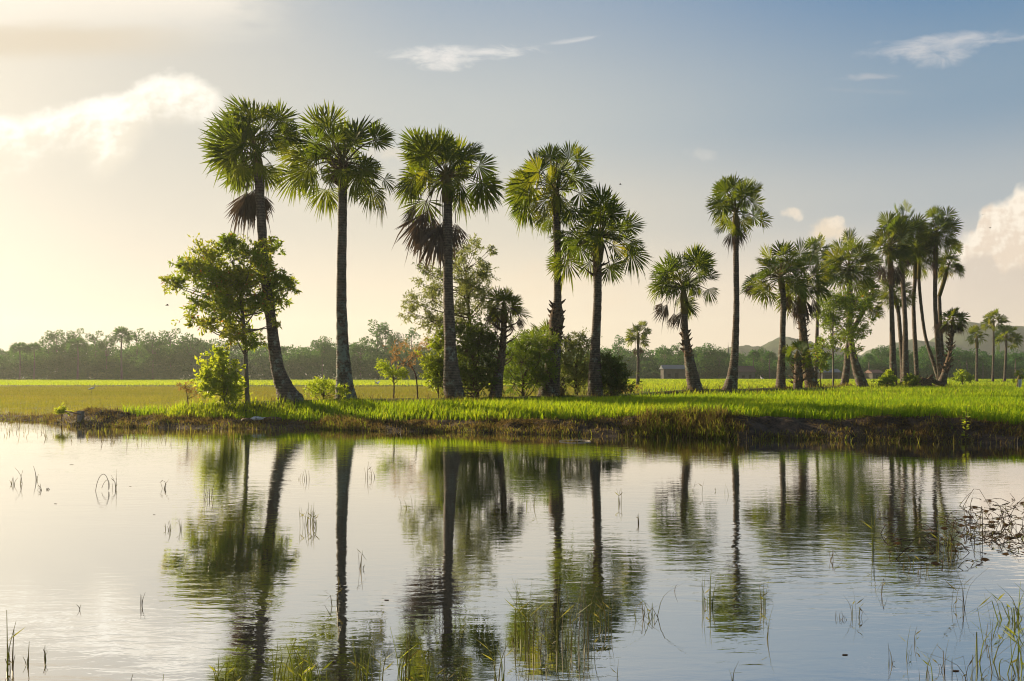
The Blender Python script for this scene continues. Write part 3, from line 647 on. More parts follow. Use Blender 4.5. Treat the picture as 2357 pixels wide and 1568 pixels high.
tree('low_shrub', (745, 910), 40, [(745, 912, 4), (745, 900, 3)],
     [(730, 890, 17), (750, 886, 15), (770, 893, 16), (710, 893, 14), (788, 900, 14), (745, 902, 15), (722, 905, 12)], 0, 239,
     'low shrub at the foot of the lichened palm', 'shrub', 'leaf_bright', 'twig', twigs=11, per=9, Lf=.16, Wf=.05, depth=.9, varmid=.1)
tree('dry_weed', (432, 925), 37.5, [(434, 928, 2), (430, 905, 2), (425, 885, 1)],
     [(420, 893, 12), (438, 900, 12), (412, 885, 7), (440, 882, 7), (455, 905, 9)], 0, 241,
     'dry brown weed left of the bright bush', 'weed', 'leaf_rust', 'twig', twigs=7, per=6, Lf=.11, Wf=.035, depth=.5)
tree('yellow_weed', (142, 955), 36.8, [(142, 958, 2), (142, 950, 2)], [(138, 944, 9), (148, 946, 9), (130, 946, 6), (158, 948, 6)], 0, 243,
     'small yellow leafed weed beside the short concrete post', 'weed', 'leaf_bright', 'twig', twigs=10, per=7, Lf=.10, Wf=.05, depth=.5, varmid=.9)
tree('thorny_shrub', (1455, 890), 55, [(1456, 905, 3), (1450, 895, 2)], [(1450, 893, 14), (1470, 897, 12), (1436, 898, 10)], 0, 245,
     'sparse brown shrub right of the nearly black bush', 'shrub', 'leaf_rust', 'twig', twigs=12, per=7, Lf=.12, Wf=.04, depth=.5)
tree('leafy_bush', (2042, 885), 83, [(2042, 888, 3), (2042, 875, 2)], [(2038, 870, 12), (2046, 860, 10), (2050, 876, 12), (2034, 880, 10)], 0, 247,
     'bright bush at the foot of the palm cluster', 'bush', 'leaf_bright', 'twig', twigs=16, per=10, Lf=.26, Wf=.12, depth=.6, varmid=.2)
tree('leafy_bush', (1888, 880), 78, [(1888, 888, 3), (1888, 850, 2)], [(1885, 815, 16), (1900, 828, 14), (1875, 835, 12), (1895, 845, 12)], 0, 249,
     'green bush between shaggy palm and little leafy tree', 'bush', 'leaf', 'twig', twigs=16, per=10, Lf=.25, Wf=.11, depth=.6)

tree('leafy_bush', (2095, 886), 84, [(2095, 888, 3), (2095, 878, 2)], [(2092, 876, 12), (2102, 872, 10), (2085, 882, 10), (2108, 882, 9)], 0, 251,
     'dull green bush between the cluster trunks beside the fallen stump', 'bush', 'leaf', 'twig', twigs=14, per=10, Lf=.26, Wf=.11, depth=.7)
tree('leafy_bush', (2215, 880), 110, [(2215, 878, 3), (2215, 870, 2)], [(2212, 862, 11), (2222, 866, 11), (2203, 868, 10), (2232, 870, 8)], 0, 253,
     'green bush at the field edge right of the spiky leaning palm', 'bush', 'leaf_bright', 'twig', twigs=14, per=10, Lf=.32, Wf=.14, depth=.7, varmid=.2)
tree('airy_bush', (1030, 905), 43.4, [(1012, 906, 4), (1008, 890, 3), (1005, 850, 2)], [(1000, 800, 22), (985, 830, 20), (1010, 850, 22), (995, 875, 20), (980, 855, 14), (1020, 770, 18)], 0, 257,
     'loose light green bush left of the brown skirted palm trunk', 'bush', 'leaf_bright', 'twig', twigs=12, per=11, Lf=.2, Wf=.08, depth=.8, varmid=.2)
# fallen root ball in the palm cluster
mb = MB(); rg = np.random.RandomState(5)
D = 86.5; c = P(2122, 874, D); bz = float(ground_z(c[0], D)); c[2] = bz + .45
ellipsoid(mb, c, (.95, .8, .65), 14, 9, .3, 0, .22, 3)
for i in range(46):
    a = rg.rand() * 6.28; d = np.array([math.cos(a), math.sin(a) * .7, rg.uniform(-.2, .9)]); s1 = c + d * .6
    add_tube(mb, [s1, s1 + d * .35, s1 + d * .62 + (0, 0, .12)], [.11, .07, .015], 5, rg.rand(), 0)
V_, q_, c_ = tube(spline([P(2140, 872, D), P(2155, 880, D), P(2172, 885, D)], 8), np.linspace(.3, .22, 8), 8)
mb.add(V_, q_)
tag(mb.build('palm_stump', M['stub'], None, (c[0], D, bz)), 'brown shaggy fallen palm stump lying at the foot of the cluster', 'stump')

# ------------------------------------------------------------------ far wood
def puff(mb, c, r, n, size, rg, varc, hemi=-.3):
    d = rg.randn(n, 3); d = nrm(d); d[:, 2] = np.where(d[:, 2] < hemi, -d[:, 2], d[:, 2])
    rr = (.72 + .33 * rg.rand(n)); lump = 1 + .22 * np.sin(d[:, 0] * 5 + c[0]) * np.sin(d[:, 2] * 6 + c[1])
    pos = np.asarray(c) + d * np.asarray(r) * (rr * lump)[:, None]
    ax = d * .5 + rg.randn(n, 3) * .8
    leaves(mb, pos, ax, size * (.6 + .8 * rg.rand(n)), size * .6 * (.6 + .8 * rg.rand(n)), np.clip(varc + .2 * rg.randn(n), 0, 1), rg)
rg = np.random.RandomState(77)
mb = MB()
def wood_top(xd):
    pts = [(-700, 800), (0, 806), (90, 800), (160, 797), (230, 800), (300, 797), (360, 790), (470, 788), (560, 797), (640, 800), (720, 798), (760, 792), (840, 797), (930, 800), (1000, 800), (1130, 802), (1260, 806), (1380, 808),
           (1430, 808), (1520, 814), (1600, 806), (1690, 812), (1760, 818), (1900, 818), (2000, 822), (2100, 806), (2150, 805), (2200, 808), (2260, 812), (2357, 816), (2500, 815), (3000, 812)]
    return np.interp(xd, [p_[0] for p_ in pts], [p_[1] for p_ in pts])
xd = -520
while xd < 2900:
    for row in range(3):
        D = 252 + row * 9 + rg.uniform(-3, 3); k = D / F
        top = CZ + (HY - wood_top(xd) - rg.uniform(-9, 10)) * k - (2 - row) * rg.uniform(.6, 2.6)
        r = rg.uniform(2.6, 4.6); x0 = X_at(xd + rg.uniform(-10, 10), D)
        v = rg.uniform(.0, .9)
        puff(mb, (x0, D, top - r * .8), (r, r * .9, r * .85), 300 if -60 < xd < 2420 else 90, .62, rg, v)
        puff(mb, (x0 + rg.uniform(-2, 2), D - rg.uniform(0, 2.5), max(top * .42, 2.6)), (r * 1.1, r * .8, top * .42), 260 if -60 < xd < 2420 else 90, .66, rg, v * .8)
    xd += rg.uniform(17, 25)
for xd in np.arange(-520, 2900, 16):
    D = 284 + rg.uniform(-4, 4)
    for zc in (2, 5.5):
        puff(mb, (X_at(xd, D), D, zc + rg.uniform(-.5, .5)), (3.4, 2.5, 2.8), 150, .9, rg, rg.uniform(.1, .6), -1)
# undergrowth along the wood's foot
for i in range(900):
    xd = rg.uniform(-300, 2700); D = 249 + rg.uniform(-4, 6); r = rg.uniform(1.0, 2.6)
    puff(mb, (X_at(xd, D), D, .3 + r * .7), (r * 1.3, r, r), 70, .5, rg, rg.uniform(.3, 1.))
tag(mb.build('far_wood', M['far'], smooth=False), 'dark green belt of woodland along the far side of the fields', 'woodland', kind='stuff')

def far_tree(kind, seed):
    """returns (trunk mesh builder, crown mesh builder) of a 1-unit-high tree"""
    rg = np.random.RandomState(seed); t = MB(); c = MB()
    if kind == 'slim':
        add_tube(t, spline([(0, 0, 0), (.01, 0, .5), (.0, .01, .9)], 8), np.linspace(.014, .004, 8), 5)
        for k_ in range(13):
            z = .48 + .5 * (k_ + rg.rand()) / 13; a = rg.rand() * 6.28; rr = .13 * (1.05 - abs(z - .68) * 1.7)
            b_ = np.array([math.cos(a) * rr, math.sin(a) * rr, z])
            add_tube(t, [(0, 0, z - .1), b_ * .6 + np.array([0, 0, .4 * (z - .03)]), b_], [.006, .004, .002], 3, cap=False)
            puff(c, b_, (.065, .065, .055), 55, .034, rg, rg.uniform(.3, .8), -1)
    elif kind == 'round':
        add_tube(t, spline([(0, 0, 0), (.01, 0, .4), (0, .01, .75)], 8), np.linspace(.022, .006, 8), 5)
        for k_ in range(16):
            d = nrm(rg.randn(3)); b_ = np.array([0, 0, .72]) + d * np.array([.24, .24, .2])
            add_tube(t, [(0, 0, .5), (np.array([0, 0, .55]) + b_) / 2, b_], [.008, .005, .002], 3, cap=False)
            puff(c, b_, (.105, .105, .085), 75, .042, rg, rg.uniform(.2, .8), -1)
    else:
        add_tube(t, spline([(0, 0, 0), (.015, 0, .5), (0, 0, .8)], 8), np.linspace(.02, .014, 8), 6)
        for i in range(26):
            sz = 1 - 1.55 * (i + .5) / 26; el = math.asin(max(-.9, min(.98, sz))); a = i * 2.4
            d = np.array([math.cos(el) * math.cos(a), math.cos(el) * math.sin(a), math.sin(el)])
            e = np.array([0, 0, .8]) + d * .12
            add_tube(c, [(0, 0, .8), e], [.005, .003], 3, cap=False)
            fan(c, e, d, np.array([rg.randn(), rg.randn(), 1.]), .12, R(250), 12, .2, rg, rg.uniform(.2, .7))
    return t, c
protos = {}
def far_copy(kind, xd, ytop, wid, D, label, group, cat, name):
    if kind not in protos:
        t, c = far_tree(kind, len(protos) + 300)
        root = thing(name, (0, 0, 0), label, cat, group)
        t.build('trunk', M['bark'], root); c.build('crown', M['far'], root, smooth=False)
        protos[kind] = root
    else:
        src = protos[kind]; root = src.copy(); COL.objects.link(root)
        for ch in src.children:
            d = ch.copy(); COL.objects.link(d); d.parent = root
    x = X_at(xd, D); z = float(ground_z(x, D)); h = CZ + (HY - ytop) / F * D - z
    root.location = (x, D, z); root.scale = (h * wid, h * wid, h); root.rotation_euler = (0, 0, xd * 1.7)
    return tag(root, label, cat, group)
GF = 'trees standing up out of the far wood'
for kind, xd, yt, wd, lab in [
    ('slim', 113, 762, 1.0, 'slim far tree, first of three spindly tops at the left wood edge'),
    ('slim', 131, 760, .9, 'slim far tree, middle of three spindly tops at the left wood edge'),
    ('slim', 151, 765, 1.1, 'slim far tree, last of three spindly tops at the left wood edge'),
    ('slim', 175, 757, 1.0, 'pointed far tree with a round palm crown beneath its top'),
    ('slim', 219, 763, 1.1, 'thin topped far tree midway between pointed tree and tallest palm'),
    ('round', 246, 771, .6, 'narrow rounded far tree just left of the tallest far palm'),
    ('slim', 315, 757, 1.0, 'spindly far tree just right of the tallest far palm on the left'),
    ('round', 352, 765, .9, 'broad loose crowned far tree left of the broadleaf tree'),
    ('slim', 393, 757, 1.3, 'tall loose crowned far tree behind left tips of the broadleaf tree'),
    ('round', 440, 768, 1.0, 'rounded far tree half hidden behind the broadleaf tree'),
    ('round', 742, 774, .8, 'flat topped far tree left of the lichened palm trunk'),
    ('round', 830, 778, .8, 'low far tree right of the lichened palm trunk'),
    ('slim', 868, 738, 1.1, 'taller of the two pointed far trees left of the airy tree'),
    ('slim', 887, 744, .9, 'shorter of the two pointed far trees left of the airy tree'),
    ('round', 912, 765, .6, 'dark rounded far tree right of the two pointed ones'),
    ('slim', 948, 755, .9, 'faint spindly far tree close against the airy tree'),
    ('round', 1180, 782, .8, 'far tree seen between scruffy palm and feathery bush'),
    ('slim', 1425, 772, .9, 'slender far tree just left of the lone distant palm'),
    ('round', 1530, 795, .8, 'far tree rising over the blue roofed house'),
    ('slim', 1560, 790, 1.3, 'wispy far tree between blue roofed house and curved palm'),
    ('round', 1625, 790, 1.0, 'round far tree left of the temple spire'),
    ('round', 1655, 798, .8, 'far tree touching the temple spire on its left'),
    ('round', 1755, 800, .7, 'dark far tree right of the red roofed house'),
    ('round', 2028, 795, .9, 'far tree behind the stems left of the palm cluster'),
    ('round', 2140, 795, 1.2, 'big round far tree seen through the palm cluster'),
    ('round', 2210, 800, .9, 'far tree right of the spiky leaning palm')]:
    far_copy(kind, xd, yt, wd, 250 if kind == 'round' else 256, lab, GF, 'tree', 'far_tree')
GP = 'palms standing in the far wood'
for xd, yt, wd, lab in [(45, 786, 1.2, 'leftmost palm crown in the far wood'), (78, 786, 1.0, 'second palm crown from the left in the far wood'), (178, 775, 1.2, 'palm crown under the pointed far tree'),
                        (280, 750, .9, 'tallest palm rising out of the left far wood'), (1590, 800, 1.0, 'far palm right of the curved palm trunk'), (1735, 803, 1.0, 'far palm behind red roofed house'),
                        (1772, 806, 1.1, 'far palm left of the fresh crowned palm'), (2000, 812, 1.1, 'far palm right of the little leafy tree'), (2225, 818, 1.2, 'far palm below the small round distant palm'),
                        (2262, 822, 1.2, 'far palm left of the tallest distant palm trunk'), (2338, 812, 1.2, 'far palm at the right frame edge'), (2090, 812, .9, 'far palm behind the cluster trunks')]:
    far_copy('palm', xd, yt, wd, 244, lab, GP, 'palm tree', 'far_palm')

# houses and temple by the wood
def house(x0, x1, ytop, yeave, D, wallm, roofm, label, gable=.0, opens=(), depth=5., ridge_x=False, group='houses by the far wood', base=.0):
    k = D / F; xa, xb = X_at(x0, D), X_at(x1, D); z0 = float(ground_z((xa + xb) / 2, D)); ze = CZ + (HY - yeave) * k; zt = CZ + (HY - ytop) * k
    o = np.array([(xa + xb) / 2, D, z0]); root = thing('farm_house', o, label, 'house', group)
    w = MB(); box(w, (o[0], D, (z0 + ze) / 2 - .1), (xb - xa, depth, ze - z0 + .2)); w.build('wall', M[wallm], root, o, smooth=False)
    r = MB(); e = .35
    A = [(xa - e, D - depth / 2 - e, ze + .01), (xb + e, D - depth / 2 - e, ze + .01), (xb + e, D + depth / 2 + e, ze + .01), (xa - e, D + depth / 2 + e, ze + .01), (xa - e * .8, D, zt), (xb + e * .8, D, zt)]
    A2 = [(x, y, z + .1) for x, y, z in A]
    r.add(A2, [(0, 1, 5, 4), (2, 3, 4, 5)]); r.add(A2, [(1, 2, 5), (3, 0, 4)]); r.add(A, [(0, 3, 2, 1)]); r.add(A + A2, [(0, 1, 7, 6), (1, 2, 8, 7), (3, 0, 6, 9)])
    r.build('roof', M[roofm], root, o, smooth=False)
    for (nm, fx, w_, z1, z2) in opens:
        b_ = MB(); cx = xa + (xb - xa) * fx; box(b_, (cx, D - depth / 2 - .02, z0 + (z1 + z2) / 2), (w_, .08, z2 - z1)); b_.build(nm, M['dark'], root, o, smooth=False)
    return root
house(1524, 1573, 841, 850, 236, 'wall_grey', 'roof_blue', 'grey walled house with pale blue metal roof by far wood', opens=[('door', .6, 1.0, 0, 2), ('window', .25, .9, .9, 1.8)])
house(1694, 1732, 843, 857, 238, 'wall_pale', 'roof_red', 'pale house with dull red roof right of slim palm trunk', opens=[('door', .7, .8, 0, 1.5), ('window', .3, .8, .6, 1.3)])
house(1886, 1926, 850, 858, 238, 'wall_grey', 'roof_blue', 'low blue roofed shed behind the little leafy tree stem', opens=[('door', .35, 2.0, 0, 1.5), ('window', .75, 1., .6, 1.4)])
house(2000, 2022, 852, 859, 240, 'wall_grey', 'roof_red', 'small shadowed hut left of the palm cluster', opens=[('door', .5, .9, 0, 1.4)])
D = 400; o = P(1676, 872, D); o[2] = .5; root = thing('temple_spire', o, 'slender temple spire poking above the far wood', 'spire')
mb = MB(); zt = CZ + (HY - 793) / F * D
prof = [(0, 2.4), (.25, 2.3), (.45, 2.0), (.55, 1.3), (.62, 1.15), (.66, .95), (.72, .85), (.76, .6), (.82, .5), (.86, .3), (.93, .18), (1, .04)]
add_tube(mb, [(o[0], D, o[2] + (zt - o[2]) * t) for t, r in prof], [r for t, r in prof], 10); mb.build('tower', M['spire'], root, o)
mb = MB(); add_tube(mb, [(o[0], D, zt - .1), (o[0], D, zt + 1.2)], [.06, .03], 5); mb.build('finial', M['spire'], root, o)
house(1698, 1718, 826, 836, 380, 'wall_pale', 'temple_roof', 'temple hall with orange roof beside the spire', group='temple buildings', opens=[('door', .5, 1.2, 0, 2.2)])

# ------------------------------------------------------------------ rice and grasses (stuff)
def scatter(n, xr, yr, rg): return rg.uniform(*xr, n), rg.uniform(*yr, n)
def in_view(x, y, pad=340): 
    u = CX + F * x / y
    return (u > -pad) & (u < 2357 + pad)
rg = np.random.RandomState(9)
mb = MB()
for (n, xr, yr, hh, ww) in [(330000, (-20, 41), (24.5, 48), .46, .026), (235000, (3, 86), (44, 97), .45, .042)]:
    x, y = scatter(n, xr, yr, rg); s = y - shore(x); by = bund_y(x)
    left = np.interp(y, [30, 34.3, 39], [-17.2, -17.6, -19.0])
    cl = fbm(x * .5, y * .9, 51)
    k = in_view(x, y) & (s > 1.65 + .6 * fbm(x * .8, y * 0, 61)) & (y < by - np.interp(x, [-12, -8], [.4, 1.5]) - .5 * rg.rand(len(x))) & (x > left + rg.rand(len(x)) * .7) & (rg.rand(len(x)) < .35 + 1.1 * cl)
    k &= ~((x > X_at(705, 32)) & (x < X_at(738, 32)) & (s < 2.1))
    x, y, s, cl = x[k], y[k], s[k], cl[k]; N = len(x)
    # plants stand in tufts
    x = np.round(x / .24 + .5 * np.floor(y / .3) % 1) * .24 + rg.randn(N) * .045; y = np.round(y / .3) * .3 + rg.randn(N) * .05
    h = hh * (.45 + .75 * rg.rand(N)) * (.75 + .5 * cl) * (.7 + .3 * sm(1.6, 2.6, s))
    bd = fbm(x * .06, y * .45, 73)
    v = np.clip(-.28 + .3 * fbm(x * .25, y * .5, 71) + .6 * bd + .65 * rg.rand(N), 0, .95); h = h * (.75 + .5 * bd); v = np.clip(v + .4 * sm(.58, .74, fbm(x * .16, y * .35, 75)), 0, .95)
    v = np.where(rg.rand(N) < .03, 1, v)
    blades(mb, np.stack([x, y, ground_z(x, y) - .02], 1), h, ww * (.7 + .6 * rg.rand(N)), .12 + .42 * rg.rand(N) ** 1.5, rg.normal(-.15, 1.5, N), v, rg)
tag(mb.build('rice_crop', M['rice'], smooth=False), 'bright green young rice growing thickly behind the pond bank', 'rice', kind='stuff')

mb = MB()
x, y = scatter(400000, (-112, 12), (34, 134), rg); s = y - shore(x)
k = in_view(x, y) & (y > bund_y(x) + .4) & (s > 1.0 + 2.2 * rg.rand(len(x))) & (rg.rand(len(x)) < (1.2 - sm(4, 13, x)) * (.35 + .9 * fbm(x * .35, y * .35, 81))) & (np.abs(y - 88 - x * .05) > .5)
x, y = x[k], y[k]; N = len(x); f_ = np.clip(y / 60, .7, 2.2)
blades(mb, np.stack([x, y, ground_z(x, y) - .03], 1), .30 * (.6 + .7 * rg.rand(N)) * f_ ** .3, .017 * f_ * (.7 + .6 * rg.rand(N)), .1 + .5 * rg.rand(N), rg.rand(N) * 6.28, np.clip(.1 + .6 * fbm(x * .1, y * .2, 83) + .4 * rg.rand(N) - .1, 0, 1), rg)
tag(mb.build('paddy_grass', M['paddy'], smooth=False), 'thin olive rice standing in the shallow flooded paddy at left', 'rice', kind='stuff')

mb = MB()
x, y = scatter(370000, (-195, 205), (60, 249), rg); by = bund_y(x)
k = in_view(x, y, 250) & ((y > 132.5) | (x > 7)) & (y > by + 2.0) & (rg.rand(len(x)) < np.where(y < 132.5, sm(6, 14, x), .9))
x, y = x[k], y[k]; N = len(x); f_ = y / 100
blades(mb, np.stack([x, y, ground_z(x, y) - .03], 1), .42 * (.7 + .5 * rg.rand(N)) * (.8 + .4 * fbm(x * .05, y * .1, 5)), .055 * f_ * (.7 + .6 * rg.rand(N)), .1 + .4 * rg.rand(N), rg.rand(N) * 6.28,
       np.clip(.45 + .6 * (fbm(x * .02, y * .06, 93) - .3) + .3 * rg.rand(N), 0, 1), rg)
tag(mb.build('far_rice', M['rice'], smooth=False), 'pale yellow green rice field stretching to the far wood', 'rice', kind='stuff')

# grass on the bund under the palms
mb = MB()
x, y = scatter(90000, (-19, 70), (36, 98), rg); by = bund_y(x)
k = in_view(x, y) & (np.abs(y - by + .3) < 1.6) & (rg.rand(len(x)) < .25 + 1.3 * (fbm(x * .5, y * .5, 95) - .3))
x, y = x[k], y[k]; N = len(x)
blades(mb, np.stack([x, y, ground_z(x, y) - .03], 1), .34 * (.4 + 1.2 * rg.rand(N) ** 2), .026 * (y / 40) * (.7 + .6 * rg.rand(N)), .2 + .6 * rg.rand(N), rg.rand(N) * 6.28, np.clip(.0 + .7 * fbm(x * .4, y * .4, 97) + .22 * rg.randn(N) + .3 * (rg.rand(N) < .25), 0, 1), rg)
nb = len(BASES) * 170; bi = np.repeat(np.arange(len(BASES)), 170); BB = np.array(BASES); aa = rg.rand(nb) * 6.28; rr = .25 + .75 * rg.rand(nb) ** 1.5
x = BB[bi, 0] + np.cos(aa) * rr; y = BB[bi, 1] + np.sin(aa) * rr
blades(mb, np.stack([x, y, ground_z(x, y) - .03], 1), .42 * (.3 + 1.1 * rg.rand(nb) ** 2), .024 * (y / 40) * (.7 + .6 * rg.rand(nb)), .2 + .7 * rg.rand(nb), rg.rand(nb) * 6.28, np.clip(.25 + .3 * rg.randn(nb), 0, 1), rg)
x = rg.uniform(-15, 45, 700); y = shore(x) + 2 + rg.rand(700) * (bund_y(x) - shore(x) - 2); k = in_view(x, y); x, y = x[k], y[k]; N = len(x)
blades(mb, np.stack([x, y, ground_z(x, y)], 1), .5 + .4 * rg.rand(N), .02 * y / 40, .1 + .6 * rg.rand(N), rg.rand(N) * 6.28, np.clip(.5 + .2 * rg.randn(N), 0, 1), rg)
tag(mb.build('bund_grass', M['drygrass'], smooth=False), 'dry and green grass on the low bank under the palms', 'grass', kind='stuff')

# bank grass and straw
mb = MB()
x = rg.uniform(-32, 27, 142000); s = rg.uniform(-.12, 2.1, len(x)); y = shore(x) + s
u = CX + F * x / y
mask = np.clip(.18 + 1.5 * (fbm(x * 1.1, s * 1.2, 99) - .42), .06, 1) * (1 - .45 * sm(.5, 1.2, s))
bare = sm(1680, 1740, u + 60 * (fbm(x * 1.7, s * 1.3, 57) - .5)) * (1 - sm(1840, 1990, u)) * sm(.25, .5, s) + sm(2160, 2190, u) * (1 - sm(2250, 2280, u)) * .6 + sm(590, 615, u) * (1 - sm(690, 720, u)) * .75
bare = np.maximum(bare, .55 * (1 - sm(60, 110, u)) + .6 * sm(110, 140, u) * (1 - sm(200, 235, u)))
u_ = u + 50 * (fbm(x * 1.7, s * 1.3, 57) - .5)
lush = np.maximum(sm(1450, 1500, u_) * (1 - sm(1640, 1740, u_)), .6 * sm(735, 745, u) * (1 - sm(800, 900, u)))
k = in_view(x, y) & (rg.rand(len(x)) < (mask + .5 * lush) * (1 - bare)) & (u > -40)
x, s, y, u, lush = x[k], s[k], y[k], u[k], lush[k]; N = len(x)
zz = np.maximum(ground_z(x, y), -.04)
h = (.15 + .17 * lush) * (.4 + 1.7 * rg.rand(N) ** 2.4)
var = np.clip(.16 + .45 * fbm(x * .9, s * .6, 101) + .2 * rg.randn(N) + .42 * lush * rg.rand(N) + .32 * (rg.rand(N) < .22) - .10 * sm(.2, .9, s), 0, 1)
az = np.where(rg.rand(N) < .65, -np.pi / 2 + rg.randn(N) * .7, rg.rand(N) * 6.28)
blades(mb, np.stack([x, y, zz - .02], 1), h, .021 * (.6 + .8 * rg.rand(N)), .25 + .9 * rg.rand(N), az, var, rg)
# matted dead straw hanging over the edge
x = rg.uniform(-21, 27, 27500); s = rg.uniform(.9, 2.1, len(x)); y = shore(x) + s; u = CX + F * x / y
k = (rg.rand(len(x)) < 1.2 * (fbm(x * .8, s * 0, 103) - .25)) & (rg.rand(len(x)) > np.interp(u, [1690, 1730, 1850, 1990], [0, .9, .9, 0])) & (u > 110)
x, y, s = x[k], y[k], s[k]; N = len(x)
a = nrm(np.stack([rg.randn(N) * 1.2, -.5 - rg.rand(N), -.1 - .7 * rg.rand(N)], 1))
leaves(mb, np.stack([x, y, ground_z(x, y) + .02 + .07 * rg.rand(N)], 1), a, .28 * (.5 + rg.rand(N)), .02, np.clip(.08 + .45 * rg.rand(N), 0, 1), rg)
tag(mb.build('bank_grass', M['drygrass'], smooth=False), 'tangled brown and green grass hanging down the muddy pond bank', 'grass', kind='stuff')

# ------------------------------------------------------------------ reeds in the water
def reed(x, yb, hp, n, sw, seed, label, var=.8, w=2.2, kind='straight', lean=.3, name='reed_clump', group=None, cat='reed'):
    """x, yb: foot on the water (px); hp: height px; sw: half width px of the clump"""
    rg = np.random.RandomState(seed); D = D_water(yb); k = D / F; o = np.array([X_at(x, D), D, 0.])
    mb = MB()
    for i in range(n):
        b_ = o + np.array([rg.uniform(-sw, sw) * k, rg.uniform(-sw, sw) * k * .8, -.03])
        h = hp * k * (1 if i == 0 else .25 + .75 * rg.rand() ** 1.1); a = rg.rand() * 6.28; ln = lean * rg.uniform(.2, 1.3)
        dv = np.array([math.cos(a), math.sin(a) * .6, 0])
        if kind == 'bent' and rg.rand() < .6:
            f_ = rg.uniform(.4, .8); kp = b_ + (0, 0, h * f_) + dv * ln * h * .3
            pts = [b_, kp, kp + dv * h * (1 - f_) * 1.0 - (0, 0, h * (1 - f_) * rg.uniform(.3, 1.1))]
            sp = np.vstack([np.linspace(pts[0], pts[1], 4), np.linspace(pts[1], pts[2], 4)[1:]])
        else:
            sp = spline([b_, b_ + (0, 0, h * .5) + dv * ln * h * .2, b_ + (0, 0, h * (1 - ln * .25)) + dv * ln * h * .8], 7)
        m_ = len(sp); wd = w * .95 * k * rg.uniform(.6, 1.2) * np.linspace(1, .12, m_) ** .8
        v = np.clip(var + rg.randn() * .15 - (.25 if rg.rand() < .25 else 0), 0, 1)
        fa = rg.uniform(-.6, .6); sd = np.array([math.cos(fa), math.sin(fa), 0])
        V = np.concatenate([sp - sd * wd[:, None] / 2, sp + sd * wd[:, None] / 2 + np.array([0, .004, 0]), sp + np.array([0, -.35, 0]) * wd[:, None]])
        q = []
        for j in range(m_ - 1):
            q += [(j, j + 1, 2 * m_ + j + 1, 2 * m_ + j), (2 * m_ + j, 2 * m_ + j + 1, m_ + j + 1, m_ + j), (m_ + j, m_ + j + 1, j + 1, j)]
        mb.add(V, q, v)
        if rg.rand() < .35 and hp * k > .2:   # a side leaf
            s1 = sp[m_ // 2]; dd = np.array([rg.choice([-1, 1]) * .6, rg.randn() * .2, .5])
            leaves(mb, s1[None], dd[None], h * .35, w * k * 1.2, v, rg, fold=.1)
    tag(mb.build(name, M['reed'], None, o), label, cat, group)
GR = 'reeds standing in the pond'
